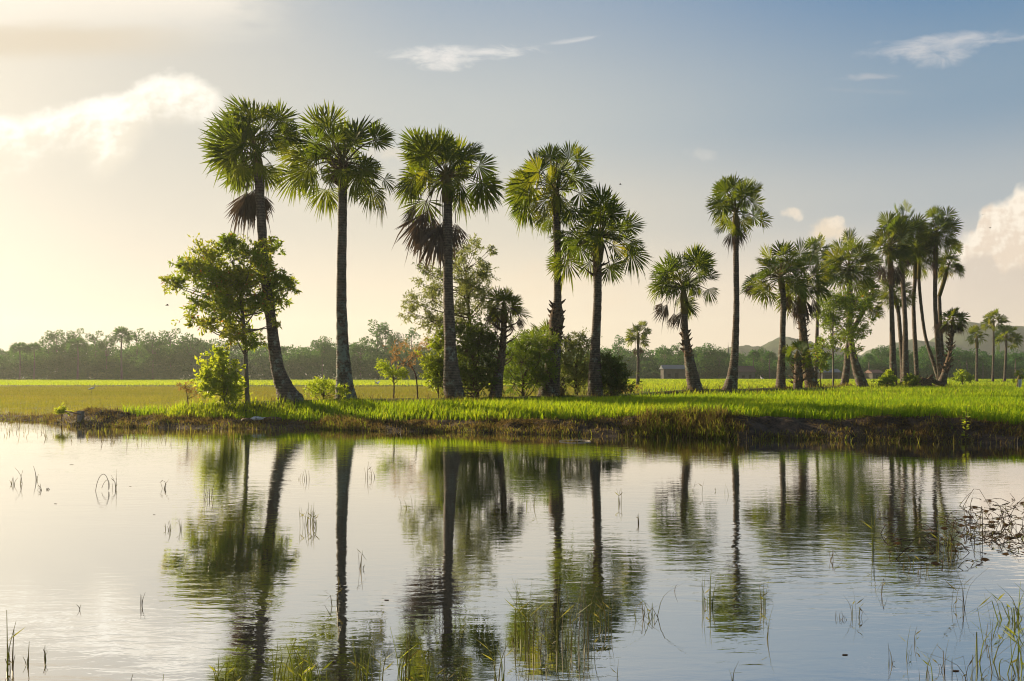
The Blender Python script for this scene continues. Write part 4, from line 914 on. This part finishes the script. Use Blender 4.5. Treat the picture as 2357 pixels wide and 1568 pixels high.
reeds = [
    # big green clumps in front
    (518, 1590, 105, 16, 28, 'short green reed tuft at bottom left of the water', .85, 4, .35),
    (695, 1600, 150, 34, 55, 'wide bright green reed clump in the leaning palm reflection at the bottom', .92, 4.2, .3),
    (850, 1590, 150, 22, 30, 'dark green reed clump right of the lichened palm reflection', .72, 3.2, .35),
    (945, 1600, 175, 30, 40, 'large reed clump in the brown skirted palm reflection', .85, 3.4, .3),
    (1045, 1590, 120, 8, 40, 'few thin reeds right of the brown skirted palm reflection', .7, 3, .4),
    (1153, 1580, 170, 9, 16, 'narrow upright reed tuft standing between two palm reflections', .75, 3, .4),
    (1197, 1475, 150, 14, 20, 'left flank tuft of the large mid pond reed bed', .62, 2.4, .35),
    (1250, 1500, 190, 17, 44, 'left half of the large mid pond reed bed', .62, 2.4, .3),
    (1325, 1490, 225, 21, 42, 'tallest right half of the large mid pond reed bed', .64, 2.4, .28),
    (1390, 1440, 100, 9, 24, 'thin tuft on the right edge of the mid pond reed bed', .7, 2.6, .4),
    (1490, 1420, 110, 12, 30, 'loose spreading reeds right of the mid pond reed bed', .6, 2.6, .7),
    (1628, 1395, 105, 10, 12, 'spiky reed stems left of the slim palm reflection', .62, 3, .2),
    (1757, 1400, 82, 5, 6, 'upright reed stems right of the slim palm reflection', .62, 3, .2),
    (1765, 1470, 95, 2, 5, 'two bent blades below the slim palm reflection', .5, 2.4, .3),
    (1690, 1575, 70, 3, 5, 'single yellow green blade at the bottom centre right', .9, 3.4, .3),
    (1425, 1578, 70, 3, 5, 'reddish reed tip at the bottom edge near the middle', .4, 4, .25),
    # right side
    (1972, 1420, 72, 6, 10, 'small fan of reeds on open blue water', .55, 2.4, .6),
    (1940, 1425, 28, 9, 14, 'low dark stubble of stems in open blue water', .2, 2, .5),
    (2105, 1480, 55, 2, 4, 'short single stalk in the blue water', .5, 2.2, .3),
    (2090, 1515, 85, 4, 5, 'straight blade with broken tip on the lower right water', .6, 2.8, .3),
    (2050, 1530, 60, 5, 9, 'pair of stubby stalks low in the blue water', .55, 2.6, .4),
    (2130, 1560, 95, 6, 16, 'tall sparse stalks at the lower right', .6, 2.8, .35),
    (2180, 1545, 90, 7, 14, 'crossed bent stalks at the lower right', .35, 2.6, .8),
    (2230, 1570, 90, 6, 26, 'thin stalks rising from the bottom near the right corner', .5, 2.6, .5),
    (2275, 1480, 130, 5, 12, 'tall leaning stems near the right edge', .5, 2.6, .55),
    (2330, 1540, 200, 22, 60, 'leafy green stems crossing in the bottom right corner', .85, 4, .8),
    (2340, 1430, 120, 20, 50, 'bright leafy stems above the bottom right corner', .88, 4, .9),
    (2290, 1600, 130, 16, 60, 'dark crossed stems filling the bottom right corner', .4, 3.4, .9),
    (2080, 1310, 75, 16, 55, 'brownish stems in the palm cluster reflection', .42, 2.2, .6),
    (2185, 1270, 110, 24, 22, 'dense upright stems on the right of the palm cluster reflection', .5, 2, .3),
    (2010, 1270, 120, 5, 3, 'slim bright green reed spike in front of the cluster reflection', .9, 2.6, .12),
    (2205, 1400, 120, 8, 16, 'stems standing below the palm cluster reflection', .4, 2.2, .45),
    # left and middle, thin
    (25, 1115, 46, 7, 22, 'thin dry stems at the left edge of the pale water', .2, 1.5, .35),
    (100, 1128, 24, 6, 8, 'low arrow shaped tangle of dry stems at left', .1, 1.6, 1.2),
    (85, 1105, 38, 4, 4, 'short upright twin stems near the left tangle', .25, 1.5, .3),
    (262, 1125, 50, 5, 5, 'upright stems right of the looped stem', .2, 1.5, .4),
    (20, 1545, 150, 7, 12, 'tall dry blades in the bottom left corner', .55, 3.2, .3),
    (65, 1530, 70, 4, 4, 'small blade beside the bottom left blades', .5, 2.6, .3),
    (103, 1520, 45, 4, 4, 'little stalk right of the bottom left blades', .4, 2.4, .3),
    (325, 1395, 40, 3, 3, 'lone thin stem in the empty pale water', .15, 1.6, .2),
    (185, 1405, 24, 3, 8, 'tiny slanting stem in the empty pale water', .15, 1.5, .9),
    (295, 1590, 50, 2, 3, 'single blade tip at bottom left edge', .7, 3, .2),
    (375, 1600, 60, 3, 5, 'pair of blade tips at the bottom edge left of the short tuft', .55, 3, .3),
    (472, 1150, 48, 7, 22, 'thin stems in front of the leafy tree reflection', .25, 1.5, .3),
    (395, 1222, 34, 10, 22, 'scattered short stems below the leafy tree reflection', .5, 1.6, .3),
    (378, 1125, 30, 4, 10, 'crooked stem right of the looped stem group', .1, 1.5, .9),
    (710, 1210, 62, 16, 22, 'sparse reed tuft between the two tall palm reflections', .55, 1.8, .45),
    (850, 1100, 42, 6, 12, 'thin stems right of the lichened palm reflection near the bank', .35, 1.5, .3),
    (690, 1105, 30, 6, 20, 'faint stems just right of the leaning palm reflection', .3, 1.4, .3),
    (830, 1310, 56, 4, 6, 'bent stem right of the lichened palm trunk reflection', .25, 1.8, .5),
    (770, 1395, 110, 5, 10, 'curving stems against the lichened palm reflection', .35, 2, .5),
    (940, 1170, 40, 4, 16, 'fine stems left of the brown skirted palm reflection', .3, 1.4, .4),
    (1222, 1165, 60, 5, 10, 'thin green stems in the feathery bush reflection', .7, 1.8, .3),
    (1332, 1110, 22, 2, 3, 'curled stem between the two middle palm reflections', .3, 1.8, 1.1),
    (1420, 1160, 45, 4, 10, 'fine upright stems right of the dark bush reflection', .45, 1.6, .2),
    (1470, 1205, 30, 4, 4, 'short stems in open water right of the dark bush reflection', .3, 1.6, .2),
    (1555, 1360, 35, 3, 6, 'forked twig on open blue water', .15, 2, .8),
    (1650, 1135, 40, 6, 60, 'scattered fine stems near the bank by the curved palm reflection', .4, 1.5, .4),
    (2230, 1190, 70, 3, 10, 'angled stem near the right bank', .3, 1.8, 1.),
    (1912, 1290, 60, 4, 12, 'bent reddish stem in the little leafy tree reflection', .35, 1.8, .8),
    (2025, 1370, 70, 3, 6, 'long curved dark stem below the palm cluster reflection', .15, 2, 1.2),
]
for i, (x, yb, hp, n, sw, lab, var, w, ln) in enumerate(reeds):
    kd = 'bent' if ln > .45 else 'straight'
    reed(x, yb, hp, n, sw, 400 + i, lab, var, w, kd, ln, group=GR)
# the looped stem
mb = MB(); D = D_water(1130); k = D / F; o = np.array([X_at(235, D), D, 0.])
a = np.linspace(.1, 3.3, 14)
add_tube(mb, np.stack([o[0] + 15 * k * np.cos(a), D + .05 * np.sin(a), 40 * k * np.sin(a) - .02], 1), np.full(14, .6 * k), 5, .1)
a = np.linspace(.3, 2.9, 10)
add_tube(mb, np.stack([o[0] + 6 * k - 9 * k * np.cos(a), D + .1 * np.sin(a), 26 * k * np.sin(a) - .02], 1), np.full(10, .5 * k), 5, .1)
tag(mb.build('looped_stem', M['weed'], None, o), 'dry stem bent into a loop over the pale water at left', 'reed')
# small stems at the left shallows and along the bank foot
mb = MB(); xd = np.r_[rg.uniform(0, 560, 420), rg.uniform(560, 2357, 500)]; N = len(xd)
yd = np.interp(xd, [p_[0] for p_ in shore_px], [p_[1] for p_ in shore_px]) + np.where(xd < 560, 4 + rg.rand(N) ** 1.7 * 36, -3 + rg.rand(N) ** 2 * 10)
keep = rg.rand(N) < np.where(xd < 560, 1, .25 + fbm(xd * .012, xd * 0, 7)); xd, yd = xd[keep], yd[keep]; N = len(xd)
D = F * CZ / (yd - HY)
blades(mb, np.stack([(xd - CX) / F * D, D, np.full(N, -.02)], 1), (.12 + .38 * rg.rand(N) ** 2), .012 + .008 * rg.rand(N), .15 + .6 * rg.rand(N), rg.rand(N) * 6.28, np.clip(.3 + .3 * rg.randn(N), 0, .9), rg)
tag(mb.build('shore_sedge', M['reed'], smooth=False), 'fine brown sedge sprouting from the shallows along the bank', 'sedge', kind='stuff')
# floating tangle at right
mb = MB()
for i in range(140):
    xd = 2357 - abs(rg.randn()) * 90 if rg.rand() < .8 else rg.uniform(2000, 2240); yb = 1228 + rg.randn() * 30 - (2357 - xd) * .05 + (30 if xd < 2200 else 0)
    if xd < 1950: continue
    D = D_water(yb); b_ = np.array([X_at(xd, D), D, 0.]); l = rg.uniform(.12, .5); a = rg.rand() * 6.28
    d = np.array([math.cos(a), math.sin(a), 0]); hz = abs(rg.randn()) ** 2 * .06 + .005
    sp = spline([b_ + (0, 0, -.02), b_ + d * l * .5 + (0, 0, hz), b_ + d * l + rg.randn(3) * .06 + (0, 0, hz * rg.uniform(-.3, 1.4))], 6)
    add_tube(mb, sp, np.linspace(.0055, .003, 6), 4, rg.rand() * .8, cap=False)
    nl = rg.randint(1, 4); ii = rg.randint(1, 6, nl)
    leaves(mb, sp[ii], rg.randn(nl, 3) * np.array([1, 1, .6]), (.045 + .03 * rg.rand(nl)), .018, rg.rand(nl), rg)
    if rg.rand() < .45:
        f_ = np.array([[b_[0] + rg.randn() * .2, b_[1] + rg.randn() * .2, .006]]); leaves(mb, f_, np.array([[rg.randn(), rg.randn() * .4, .02]]), .12, .04, .2, rg, fold=.02)
tag(mb.build('floating_weed', M['weed'], smooth=False), 'brown tangle of creeping weed floating at the right edge', 'water weed', kind='stuff')
# a few floating leaves
for i, (x, y, ln, lab) in enumerate([(355, 1185, 8, 'tiny dark leaf floating in the middle of the pale water'), (128, 1160, 10, 'dark floating leaf below the left tangle'), (165, 1070, 14, 'curled leaf floating near the left bank'),
                                     (2200, 1545, 22, 'long dark leaf floating at the bottom right'), (1945, 1508, 18, 'leaf bit floating on the blue water'), (890, 1382, 16, 'curled leaf floating left of the brown skirted palm reflection'), (300, 1120, 8, 'speck of leaf floating under the stems at left')]):
    D = D_water(y); k = D / F; mb = MB(); o = np.array([X_at(x, D), D, .0]); ln *= .7
    a = np.linspace(-1, 1, 7); w_ = ln * k * .1 * (1 - a ** 2) ** .7 + .002
    px_ = o[0] + a * ln * k / 2; zc = .003 + .002 * a ** 2
    V = np.concatenate([np.stack([px_, D - w_ * 2, zc + .001], 1), np.stack([px_, np.full(7, D), zc], 1), np.stack([px_, D + w_ * 2, zc + .001], 1)])
    V = np.concatenate([V, V - (0, 0, .002)])
    q = [(j + r_ * 7, j + 1 + r_ * 7, j + 8 + r_ * 7, j + 7 + r_ * 7) for r_ in (0, 1) for j in range(6)] + [(j + r_ * 7, j + 7 + r_ * 7, j + 8 + r_ * 7, j + 1 + r_ * 7) for r_ in (3, 4) for j in range(6)]
    mb.add(V, q, .2)
    tag(mb.build('floating_leaf', M['weed'], None, o), lab, 'leaf', 'leaves floating on the pond')

# ------------------------------------------------------------------ small things
# concrete post and pole
D = 36.3; x = X_at(186, D); z = float(ground_z(x, D)); mb = MB()
o = np.array([x, D, z]); ht = CZ + (HY - 941) / F * D - z
mb.add(np.array([(a_ * .11 * (1 + .05 * t), b_ * .1, t * ht) for t in (0, .5, 1) for a_, b_ in ((-1, -1), (1, -1), (1, 1), (-1, 1))]) + o - (0, 0, .1) , [(i_ * 4 + j, i_ * 4 + (j + 1) % 4, i_ * 4 + 4 + (j + 1) % 4, i_ * 4 + 4 + j) for i_ in (0, 1) for j in range(4)] + [(8, 9, 10, 11)])
tag(mb.build('concrete_post', M['concrete'], None, o, smooth=False), 'short square concrete post on the left bank', 'post')
mb = MB(); add_tube(mb, [P(150, 946, D + .1), P(168, 950, D), P(186, 955, D - .14)], [.025, .028, .03], 7)
tag(mb.build('bamboo_pole', M['bamboo'], None, P(168, 955, D)), 'thin brown pole leaning against the concrete post', 'pole')
# plastic bag on the bank
D = 35.4; c = P(592, 968, D); c[2] = float(ground_z(c[0], D)) + .08; mb = MB(); ellipsoid(mb, c, (.30, .16, .10), 18, 12, .5, 0, .22, 8)
add_tube(mb, [c + (.26, 0, .02), c + (.36, -.03, .05), c + (.44, -.02, .0)], [.06, .03, .04], 7, jit=.2)
tag(mb.build('plastic_bag', M['white'], None, c), 'crumpled white plastic bag lying on the muddy bank', 'bag')
for (x_, y_, l_, lab) in [(572, 966, .36, 'flat tan clod of earth left of the plastic bag'), (628, 970, .42, 'tan clod of earth right of the plastic bag')]:
    c = P(x_, y_, D); c[2] = float(ground_z(c[0], D)) + .03; mb = MB(); ellipsoid(mb, c, (l_, .2, .12), 14, 8, .5, 0, .16, int(x_))
    tag(mb.build('earth_clod', M['concrete2'] if 'concrete2' in M else M['bamboo'], None, c), lab, 'clod', 'clods on the bank')
# hoop afloat
D = D_water(1016.5); k = D / F; c = np.array([X_at(1323, D), D, .012]); a = np.linspace(0, 2 * np.pi, 40)
mb = MB(); add_tube(mb, np.stack([c[0] + 36 * k * np.cos(a), c[1] + .55 * np.sin(a), c[2] + .004 * np.sin(a * 3)], 1), np.full(40, .007), 6, cap=False)
tag(mb.build('cane_hoop', M['hoop'], None, c), 'pale thin hoop floating near the bank in the middle', 'hoop')
# stakes in the rice
for (x_, y0, y1, D, lab) in [(2030, 975, 905, 30, 'thin bare stick standing in the front rice at right'), (2222, 990, 935, 27.5, 'leafy weed stalk on the bank at right')]:
    b_ = P(x_, y0, D); b_[2] = float(ground_z(b_[0], D)) - .05; mb = MB(); t_ = P(x_ + 2, y1, D)
    add_tube(mb, [b_, (b_ + t_) / 2 + (.02, 0, 0), t_], [.012, .010, .006], 5)
    if 'leafy' in lab:
        n = 40; tt = rg.rand(n); leaves(mb, b_ + (t_ - b_) * tt[:, None], np.stack([rg.randn(n), rg.randn(n), .3 + 0 * tt], 1), .16, .05, .8, rg, 1)
        tag(mb.build('weed_stalk', [M['twig'], M['leaf_bright']], None, b_), lab, 'weed')
    else: tag(mb.build('bare_stick', M['twig'], None, b_), lab, 'stick')
# white cloth on a stake
D = 80; b_ = P(2347, 886, D); b_[2] = float(ground_z(b_[0], D)); root = thing('cloth_stake', b_, 'stake with hanging white cloth at the right edge of the field', 'marker')
mb = MB(); add_tube(mb, [b_, b_ + (.02, 0, .6), b_ + (0, 0, 1.15)], [.03, .028, .025], 6); mb.build('stake', M['twig'], root, b_)
mb = MB(); uu = np.linspace(0, 1, 6); vv = np.linspace(0, 1, 6)
V = np.array([(b_[0] - .17 + .34 * u_ * (1 - .25 * v_), b_[1] - .06 - .06 * math.sin(u_ * 7 + v_), b_[2] + 1.1 - .85 * v_) for v_ in vv for u_ in uu])
V = np.concatenate([V, V + (0, .02, 0)])
mb.add(V, [(o_ + r_ * 6 + c_, o_ + r_ * 6 + c_ + 1, o_ + r_ * 6 + c_ + 7, o_ + r_ * 6 + c_ + 6) for o_ in (0, 36) for r_ in range(5) for c_ in range(5)]); mb.build('cloth', M['white'], root, b_)

# egrets and birds
def egret(c, s, label, flying=False, rot=0):
    c = np.asarray(c, float); mb = MB(); ca, sa = math.cos(rot), math.sin(rot)
    Tr = lambda p_: c + s * np.array([p_[0] * ca - p_[1] * sa, p_[0] * sa + p_[1] * ca, p_[2]])
    z0 = .0 if flying else .38
    add_tube(mb, [Tr(p_) for p_ in [(-.30, 0, z0 - .02), (-.2, 0, z0 + .05), (0, 0, z0 + .1), (.15, 0, z0 + .13), (.22, 0, z0 + .2), (.2, 0, z0 + .32), (.25, 0, z0 + .42), (.3, 0, z0 + .44), (.36, 0, z0 + .43)]],
             np.array([.01, .06, .095, .08, .04, .028, .03, .032, .012]) * s, 8)
    if flying:
        for sd in (-1, 1):
            W_ = [(-.12, sd * .05, .1), (.12, sd * .05, .12), (.16, sd * .35, .3), (.05, sd * .62, .38), (-.1, sd * .4, .26)]
            V = np.array([Tr(p_) for p_ in W_]); V = np.concatenate([V, V + (0, 0, -.012 * s)])
            mb.add(V, [(0, 1, 2, 4), (5, 9, 7, 6)]); mb.add(V, [(2, 3, 4), (7, 9, 8)])
    mb.add(np.zeros((0, 3)), np.zeros((0, 3), int))
    add_tube(mb, [Tr((.34, 0, z0 + .435)), Tr((.46, 0, z0 + .41))], [.012 * s, .003 * s], 5, .5, 1)
    for sd in (-1, 1):
        if flying: add_tube(mb, [Tr((-.25, sd * .02, z0)), Tr((-.5, sd * .02, z0 - .06))], [.01 * s, .008 * s], 4, .5, 2)
        else: add_tube(mb, [Tr((.0, sd * .03, z0 + .04)), Tr((-.02, sd * .03, .2)), Tr((.01, sd * .03, -.03))], [.012 * s, .009 * s, .008 * s], 4, .5, 2)
    tag(mb.build('egret', [M['feather'], M['beak'], M['darkbird']], None, c), label, 'bird', 'white egrets')
D = 96; egret((X_at(211, D), D, .02), 1.25, 'white egret standing with long neck in the left paddy', rot=.5)
D = 118; egret(P(868, 884, D), 1.2, 'white egret flying low over the field left of the sapling', True, rot=2.6)
D = 150; egret((X_at(1754, D), D, float(ground_z(X_at(1754, D), D)) + .25), 1.3, 'white egret in the field behind the slim palm', rot=2.2)
D = 205; egret((X_at(53, D), D, float(ground_z(X_at(53, D), D)) + .3), 1.3, 'white egret in the far field at the left edge', rot=-.4)
def bird(xd, yd, D, s, label, rot):
    c = P(xd, yd, D); mb = MB(); ca, sa = math.cos(rot), math.sin(rot)
    Tr = lambda p_: c + s * np.array([p_[0] * ca - p_[1] * sa, p_[0] * sa + p_[1] * ca, p_[2]])
    add_tube(mb, [Tr(p_) for p_ in [(-.14, 0, 0), (-.06, 0, .0), (.03, 0, .01), (.09, 0, .02), (.13, 0, .015)]], np.array([.012, .03, .036, .026, .006]) * s, 7)
    for sd in (-1, 1):
        V = np.array([Tr(p_) for p_ in [(-.05, sd * .02, .01), (.05, sd * .02, .02), (.06, sd * .14, .09), (-.03, sd * .3, .07), (-.05, sd * .14, .07)]]); V = np.concatenate([V, V - (0, 0, .006 * s)])
        mb.add(V, [(0, 1, 2, 4), (5, 9, 7, 6)]); mb.add(V, [(2, 3, 4), (7, 9, 8)])
    tag(mb.build('bird', M['darkbird'], None, c), label, 'bird', 'small birds in the air')
bird(385, 703, 30, .5, 'tiny bird in flight below left tips of the broadleaf tree', .4)
bird(1428, 425, 60, .7, 'tiny bird in flight above the tucked under palm crown', -.3)
bird(2262, 495, 80, .9, 'upper tiny bird before the white cloud at right', .9)
bird(2279, 525, 80, .8, 'lower tiny bird before the white cloud at right', .2)

# ------------------------------------------------------------------ sky, sun, air
SUN_AZ, SUN_EL = 50., 17.     # degrees left of the view, above the horizon
sv = Vector((-math.sin(R(SUN_AZ)) * math.cos(R(SUN_EL)), math.cos(R(SUN_AZ)) * math.cos(R(SUN_EL)), math.sin(R(SUN_EL))))
ld = bpy.data.lights.new('sun', 'SUN'); ld.energy = 5.; ld.angle = R(.55); ld.color = (1, .78, .50)
lo = bpy.data.objects.new('sun', ld); COL.objects.link(lo); lo.rotation_euler = sv.to_track_quat('Z', 'Y').to_euler(); lo.location = (-60, 40, 40)

w = bpy.data.worlds.new('World'); SC.world = w; w.use_nodes = True; nt = w.node_tree; nt.nodes.clear()
out = node(nt, 'ShaderNodeOutputWorld'); bg = node(nt, 'ShaderNodeBackground'); bg.inputs[1].default_value = .1
sky = node(nt, 'ShaderNodeTexSky'); sky.sky_type = 'NISHITA'; sky.sun_disc = False; sky.sun_elevation = R(SUN_EL); sky.sun_rotation = R(-SUN_AZ)
sky.air_density = 1.; sky.dust_density = 3.; sky.ozone_density = 1.2
gen = node(nt, 'ShaderNodeTexCoord').outputs['Generated']
sx = node(nt, 'ShaderNodeSeparateXYZ'); nt.links.new(gen, sx.inputs[0])
dx, dy, dz = (S_(nt, sx.outputs[i_]) for i_ in range(3))
az = dx._m('ARCTAN2', dy) * 57.29578            # degrees, right positive
el = dz._m('ARCSINE') * 57.29578
dyc = dy.max(.12); U = dx / dyc * F + CX; V = HY - dz / dyc * F      # direction expressed on the photo's scale
EXPO = .92
def c10(c): return tuple(v * 10 / 2 ** EXPO for v in c)
def rampv(x, stops):      # colour ramp whose colours may exceed 1
    o_ = None
    for (p0, c0), (p1, c1) in zip(stops[:-1], stops[1:]):
        o_ = c10(c0) if o_ is None else o_
        o_ = mix(nt, step(x, p0, p1), o_, c10(c1))
    return o_
left = rampv(el, [(0, (.84, .735, .60)), (6, (.78, .71, .62)), (14, (.68, .645, .585)), (26, (.70, .655, .58))])
cent = rampv(el, [(0, (1.0, .82, .60)), (5, (.93, .79, .61)), (11, (.71, .66, .57)), (17, (.53, .56, .56)), (28, (.28, .38, .51))])
right = rampv(el, [(0, (1.0, .82, .63)), (5, (.86, .73, .61)), (11, (.44, .485, .52)), (17, (.225, .34, .465)), (26, (.065, .215, .43))])
base = mix(nt, step(az, -33, -2), left, cent)
base = mix(nt, step(az, -4, 34), base, right)
glow = step(az, -22, -44) * step((el - 12).abs(), 26, 2)
base = mix(nt, glow * .4, base, c10((1.25, 1.12, .88)))
pn = lambda sx_, sy_, off=0.: vec(nt, U * (sx_ / 100) + off, V * (sy_ / 100) + off * .7, off)
def curve(x, pts, lo_, hi_, ylo, yhi):
    f_ = node(nt, 'ShaderNodeFloatCurve'); c_ = f_.mapping.curves[0]
    P2 = [((a_ - lo_) / (hi_ - lo_), (b_ - ylo) / (yhi - ylo)) for a_, b_ in pts]
    c_.points[0].location = P2[0]; c_.points[1].location = P2[-1]
    for p_ in P2[1:-1]: c_.points.new(*p_)
    f_.mapping.update()
    nt.links.new(((x - lo_) / (hi_ - lo_)).max(0.).min(1.).k, f_.inputs[1])
    return S_(nt, f_.outputs[0]) * (yhi - ylo) + ylo
front = step(dy, .15, .35)
# veil streaks, upper left
st = noise(nt, pn(.22, 1.1, 3), 1, 5, .55, .3)
edge2 = noise(nt, pn(.8, 1.4, 9), 1, 5, .6)
m1 = step(st + edge2 * .45, .45, .8) * step(V, 140, -60) * step(U + (edge2 - .5) * 300, 760, 480)
base = mix(nt, m1 * front * .85, base, c10((1.05, .96, .83)))
m1b = step(V + (st - .5) * 60, 50, 84) * step(V + (st - .5) * 60, 150, 95) * step(U, 560, 150)
base = mix(nt, m1b * front * .8, base, c10((.70, .60, .47)))
# long cumulus bank at left
n1 = noise(nt, pn(1.4, 1.7, 1), 1, 5, .52); n1b = noise(nt, pn(.7, .9, 5), 1, 4, .5)
top1 = curve(U, [(-400, 330), (-100, 275), (0, 262), (110, 256), (165, 236), (215, 222), (275, 208), (325, 184), (375, 168), (430, 170), (480, 188), (515, 226), (560, 300)], -400, 560, 100, 400)
d1 = V - top1 + (n1 - .5) * 74
bot1 = curve(U, [(-400, 430), (0, 370), (90, 340), (170, 340), (240, 372), (285, 350), (360, 275), (430, 260), (515, 262), (560, 262)], -400, 560, 100, 500)
n1s = noise(nt, vec(nt, U * .014 + 1 - .16, V * .017 + .7 - .14, 1), 1, 5, .52)
rel1 = step(n1 - n1s, -.22, .22)  # billow relief along the sun direction, light and shade mixed into the cloud colour
m2 = step(d1, -8, 26) * step(V + (n1b - .5) * 110, bot1 + 60, bot1 - 40) * step(U, 535, 470)
base = mix(nt, m2 * front * .92, base, mix(nt, step(n1b * .65 + rel1 * .3 + (d1 - 50) * .0022, .30, .72), c10((1.2, 1.14, 1.02)), c10((.86, .79, .67))))
# wisps
def wisp(x0, y0, a_, b_, rot, seed, amt, sxy=(1.2, 4.), col=(.80, .78, .76), thr=.15):
    global base
    ca, sa = math.cos(rot), math.sin(rot); px_ = U - x0; py_ = V - y0
    xr = px_ * ca + py_ * sa; yr = py_ * ca - px_ * sa
    n_ = noise(nt, vec(nt, xr * (sxy[0] / 100) + seed, yr * (sxy[1] / 100), seed), 1, 6, .62, .6)
    q_ = 1. - (xr / a_) ** 2 - (yr / b_) ** 2
    m_ = step(q_ * .8 + (n_ - .5) * 2.2, thr, thr + 1.2)
    base = mix(nt, m_ * front * step(q_, -.35, .25) * amt, base, c10(col))
wisp(1050, 122, 215, 26, -.03, 2.1, .9, col=(.92, .88, .84)); wisp(1010, 140, 95, 28, .05, 3.3, .85, (1.6, 3), col=(.95, .90, .85)); wisp(1315, 94, 95, 9, -.13, 4.2, .75, col=(.85, .82, .80))
wisp(2200, 98, 270, 30, -.10, 5.5, .85, col=(.62, .63, .66)); wisp(2150, 130, 120, 34, -.02, 6.1, .85, (1.8, 3.2), col=(.64, .64, .66)); wisp(2000, 178, 95, 12, -.03, 7.3, .6, col=(.58, .58, .60)); wisp(2020, 212, 160, 9, .05, 8.3, .3, col=(.5, .52, .55))
wisp(1615, 358, 50, 20, .15, 9.2, .55, (2, 3), col=(.74, .70, .66)); wisp(885, 350, 60, 26, .1, 9.9, .5, (2, 2.5), col=(.95, .80, .62))
wisp(1300, 640, 190, 60, -.1, 12.2, .42, (1.2, 1.6), col=(.90, .72, .54)); wisp(1400, 690, 90, 40, -.4, 13.1, .35, (1.2, 1.6), col=(.92, .74, .56)); wisp(1130, 700, 120, 40, 0, 14.1, .25, (1.2, 1.6), col=(.92, .74, .56))
# small cumulus puffs
n5 = noise(nt, pn(3.6, 3.6, 7), 1, 6, .58)
def puffc(x0, y0, a_, b_, amt, col, soft=.5):
    global base
    q_ = 1. - ((U - x0) / a_) ** 2 - ((V - y0) / b_) ** 2
    m_ = step(q_ + (n5 - .5) * 1.9, .1, .1 + soft) * step(q_, -.6, .0)
    base = mix(nt, m_ * front * amt, base, c10(col))
puffc(1822, 490, 32, 16, .85, (.90, .78, .64), .9); puffc(1838, 498, 16, 14, .7, (.92, .80, .66), .9)
puffc(1912, 530, 58, 36, .9, (.92, .76, .58), .9); puffc(1926, 512, 28, 18, .85, (.98, .84, .68), .8)
# big cumulus at right
n6 = noise(nt, pn(2.6, 2.6, 11), 1, 5, .52); n7 = noise(nt, pn(1.1, 1.1, 13), 1, 5, .55)
top6 = curve(U, [(2180, 640), (2200, 560), (2215, 545), (2242, 532), (2252, 496), (2268, 474), (2295, 464), (2322, 458), (2340, 434), (2370, 415), (2480, 330), (2650, 300), (2900, 420)], 2180, 2900, 200, 700)
n6s = noise(nt, vec(nt, U * .026 + 11 - .2, V * .026 + 7.7 - .17, 11), 1, 5, .52)
rel6 = step(n6 - n6s, -.22, .22)  # sun-offset relief, painted shading for this cloud's billows
d6 = V - top6 + (n6 - .5) * 60
m6 = step(d6, -8, 20) * step(U, 2188, 2216) * step(V + (n7 - .5) * 120, 760, 600)
top7 = curve(U, [(2180, 620), (2222, 592), (2250, 584), (2278, 582), (2290, 600), (2312, 622), (2326, 612), (2345, 606), (2400, 598), (2650, 560), (2900, 560)], 2180, 2900, 200, 700)
d7 = V - top7 + (n6 - .5) * 30
ccol = mix(nt, step(n7 * .55 + rel6 * .45 + (d6 - 40) * .0022, .34, .70), c10((1.1, .98, .82)), c10((.92, .76, .61)))
ccol = mix(nt, step(d7, -8, 18) * .6, ccol, c10((.68, .60, .53)))  # grey shadow on the lower cloud, put in as colour
base = mix(nt, m6 * front * .96, base, ccol)
# the picture's half of the sky blends into the plain daylight sky behind and overhead
side = step(dy, -.15, .45) * step(el, 62, 34)
skyc = mix(nt, side * .97, mix(nt, 1., sky.outputs[0], (.6, .6, .6), 'MULTIPLY'), base)
nt.links.new(skyc, bg.inputs[0]); nt.links.new(bg.outputs[0], out.inputs[0])
w.cycles.sampling_method = 'MANUAL'; w.cycles.sample_map_resolution = 1024

HAZE = .00032
if HAZE:
    m, nt, out = newmat('air_haze'); pv = node(nt, 'ShaderNodeVolumePrincipled'); pv.inputs['Density'].default_value = HAZE
    pv.inputs['Color'].default_value = (.89, .95, .89, 1); pv.inputs['Anisotropy'].default_value = .35
    nt.links.new(pv.outputs[0], out.inputs['Volume'])
    mb = MB(); box(mb, (0, 580, 42), (2420, 1340, 90)); tag(mb.build('haze', m, smooth=False), kind='stuff')

# ------------------------------------------------------------------ camera and render settings
cd = bpy.data.cameras.new('camera'); co = bpy.data.objects.new('camera', cd); COL.objects.link(co)
co.location = (0, 0, CZ); co.rotation_euler = (R(90), 0, 0)
cd.sensor_width = 36; cd.lens = F / 2357 * 36; cd.shift_y = (HY - 1568 / 2) / 2357; cd.clip_end = 6000; cd.clip_start = .05
SC.camera = co
SC.view_settings.view_transform = 'Standard'; SC.view_settings.look = 'None'; SC.view_settings.exposure = EXPO; SC.view_settings.gamma = 1
SC.render.engine = 'CYCLES'; cy = SC.cycles
cy.filter_width = 1.1; cy.use_denoising = True; cy.denoiser = 'OPENIMAGEDENOISE'
cy.max_bounces = 6; cy.diffuse_bounces = 3; cy.glossy_bounces = 3; cy.transmission_bounces = 4; cy.volume_bounces = 0; cy.transparent_max_bounces = 8
cy.sample_clamp_indirect = 6
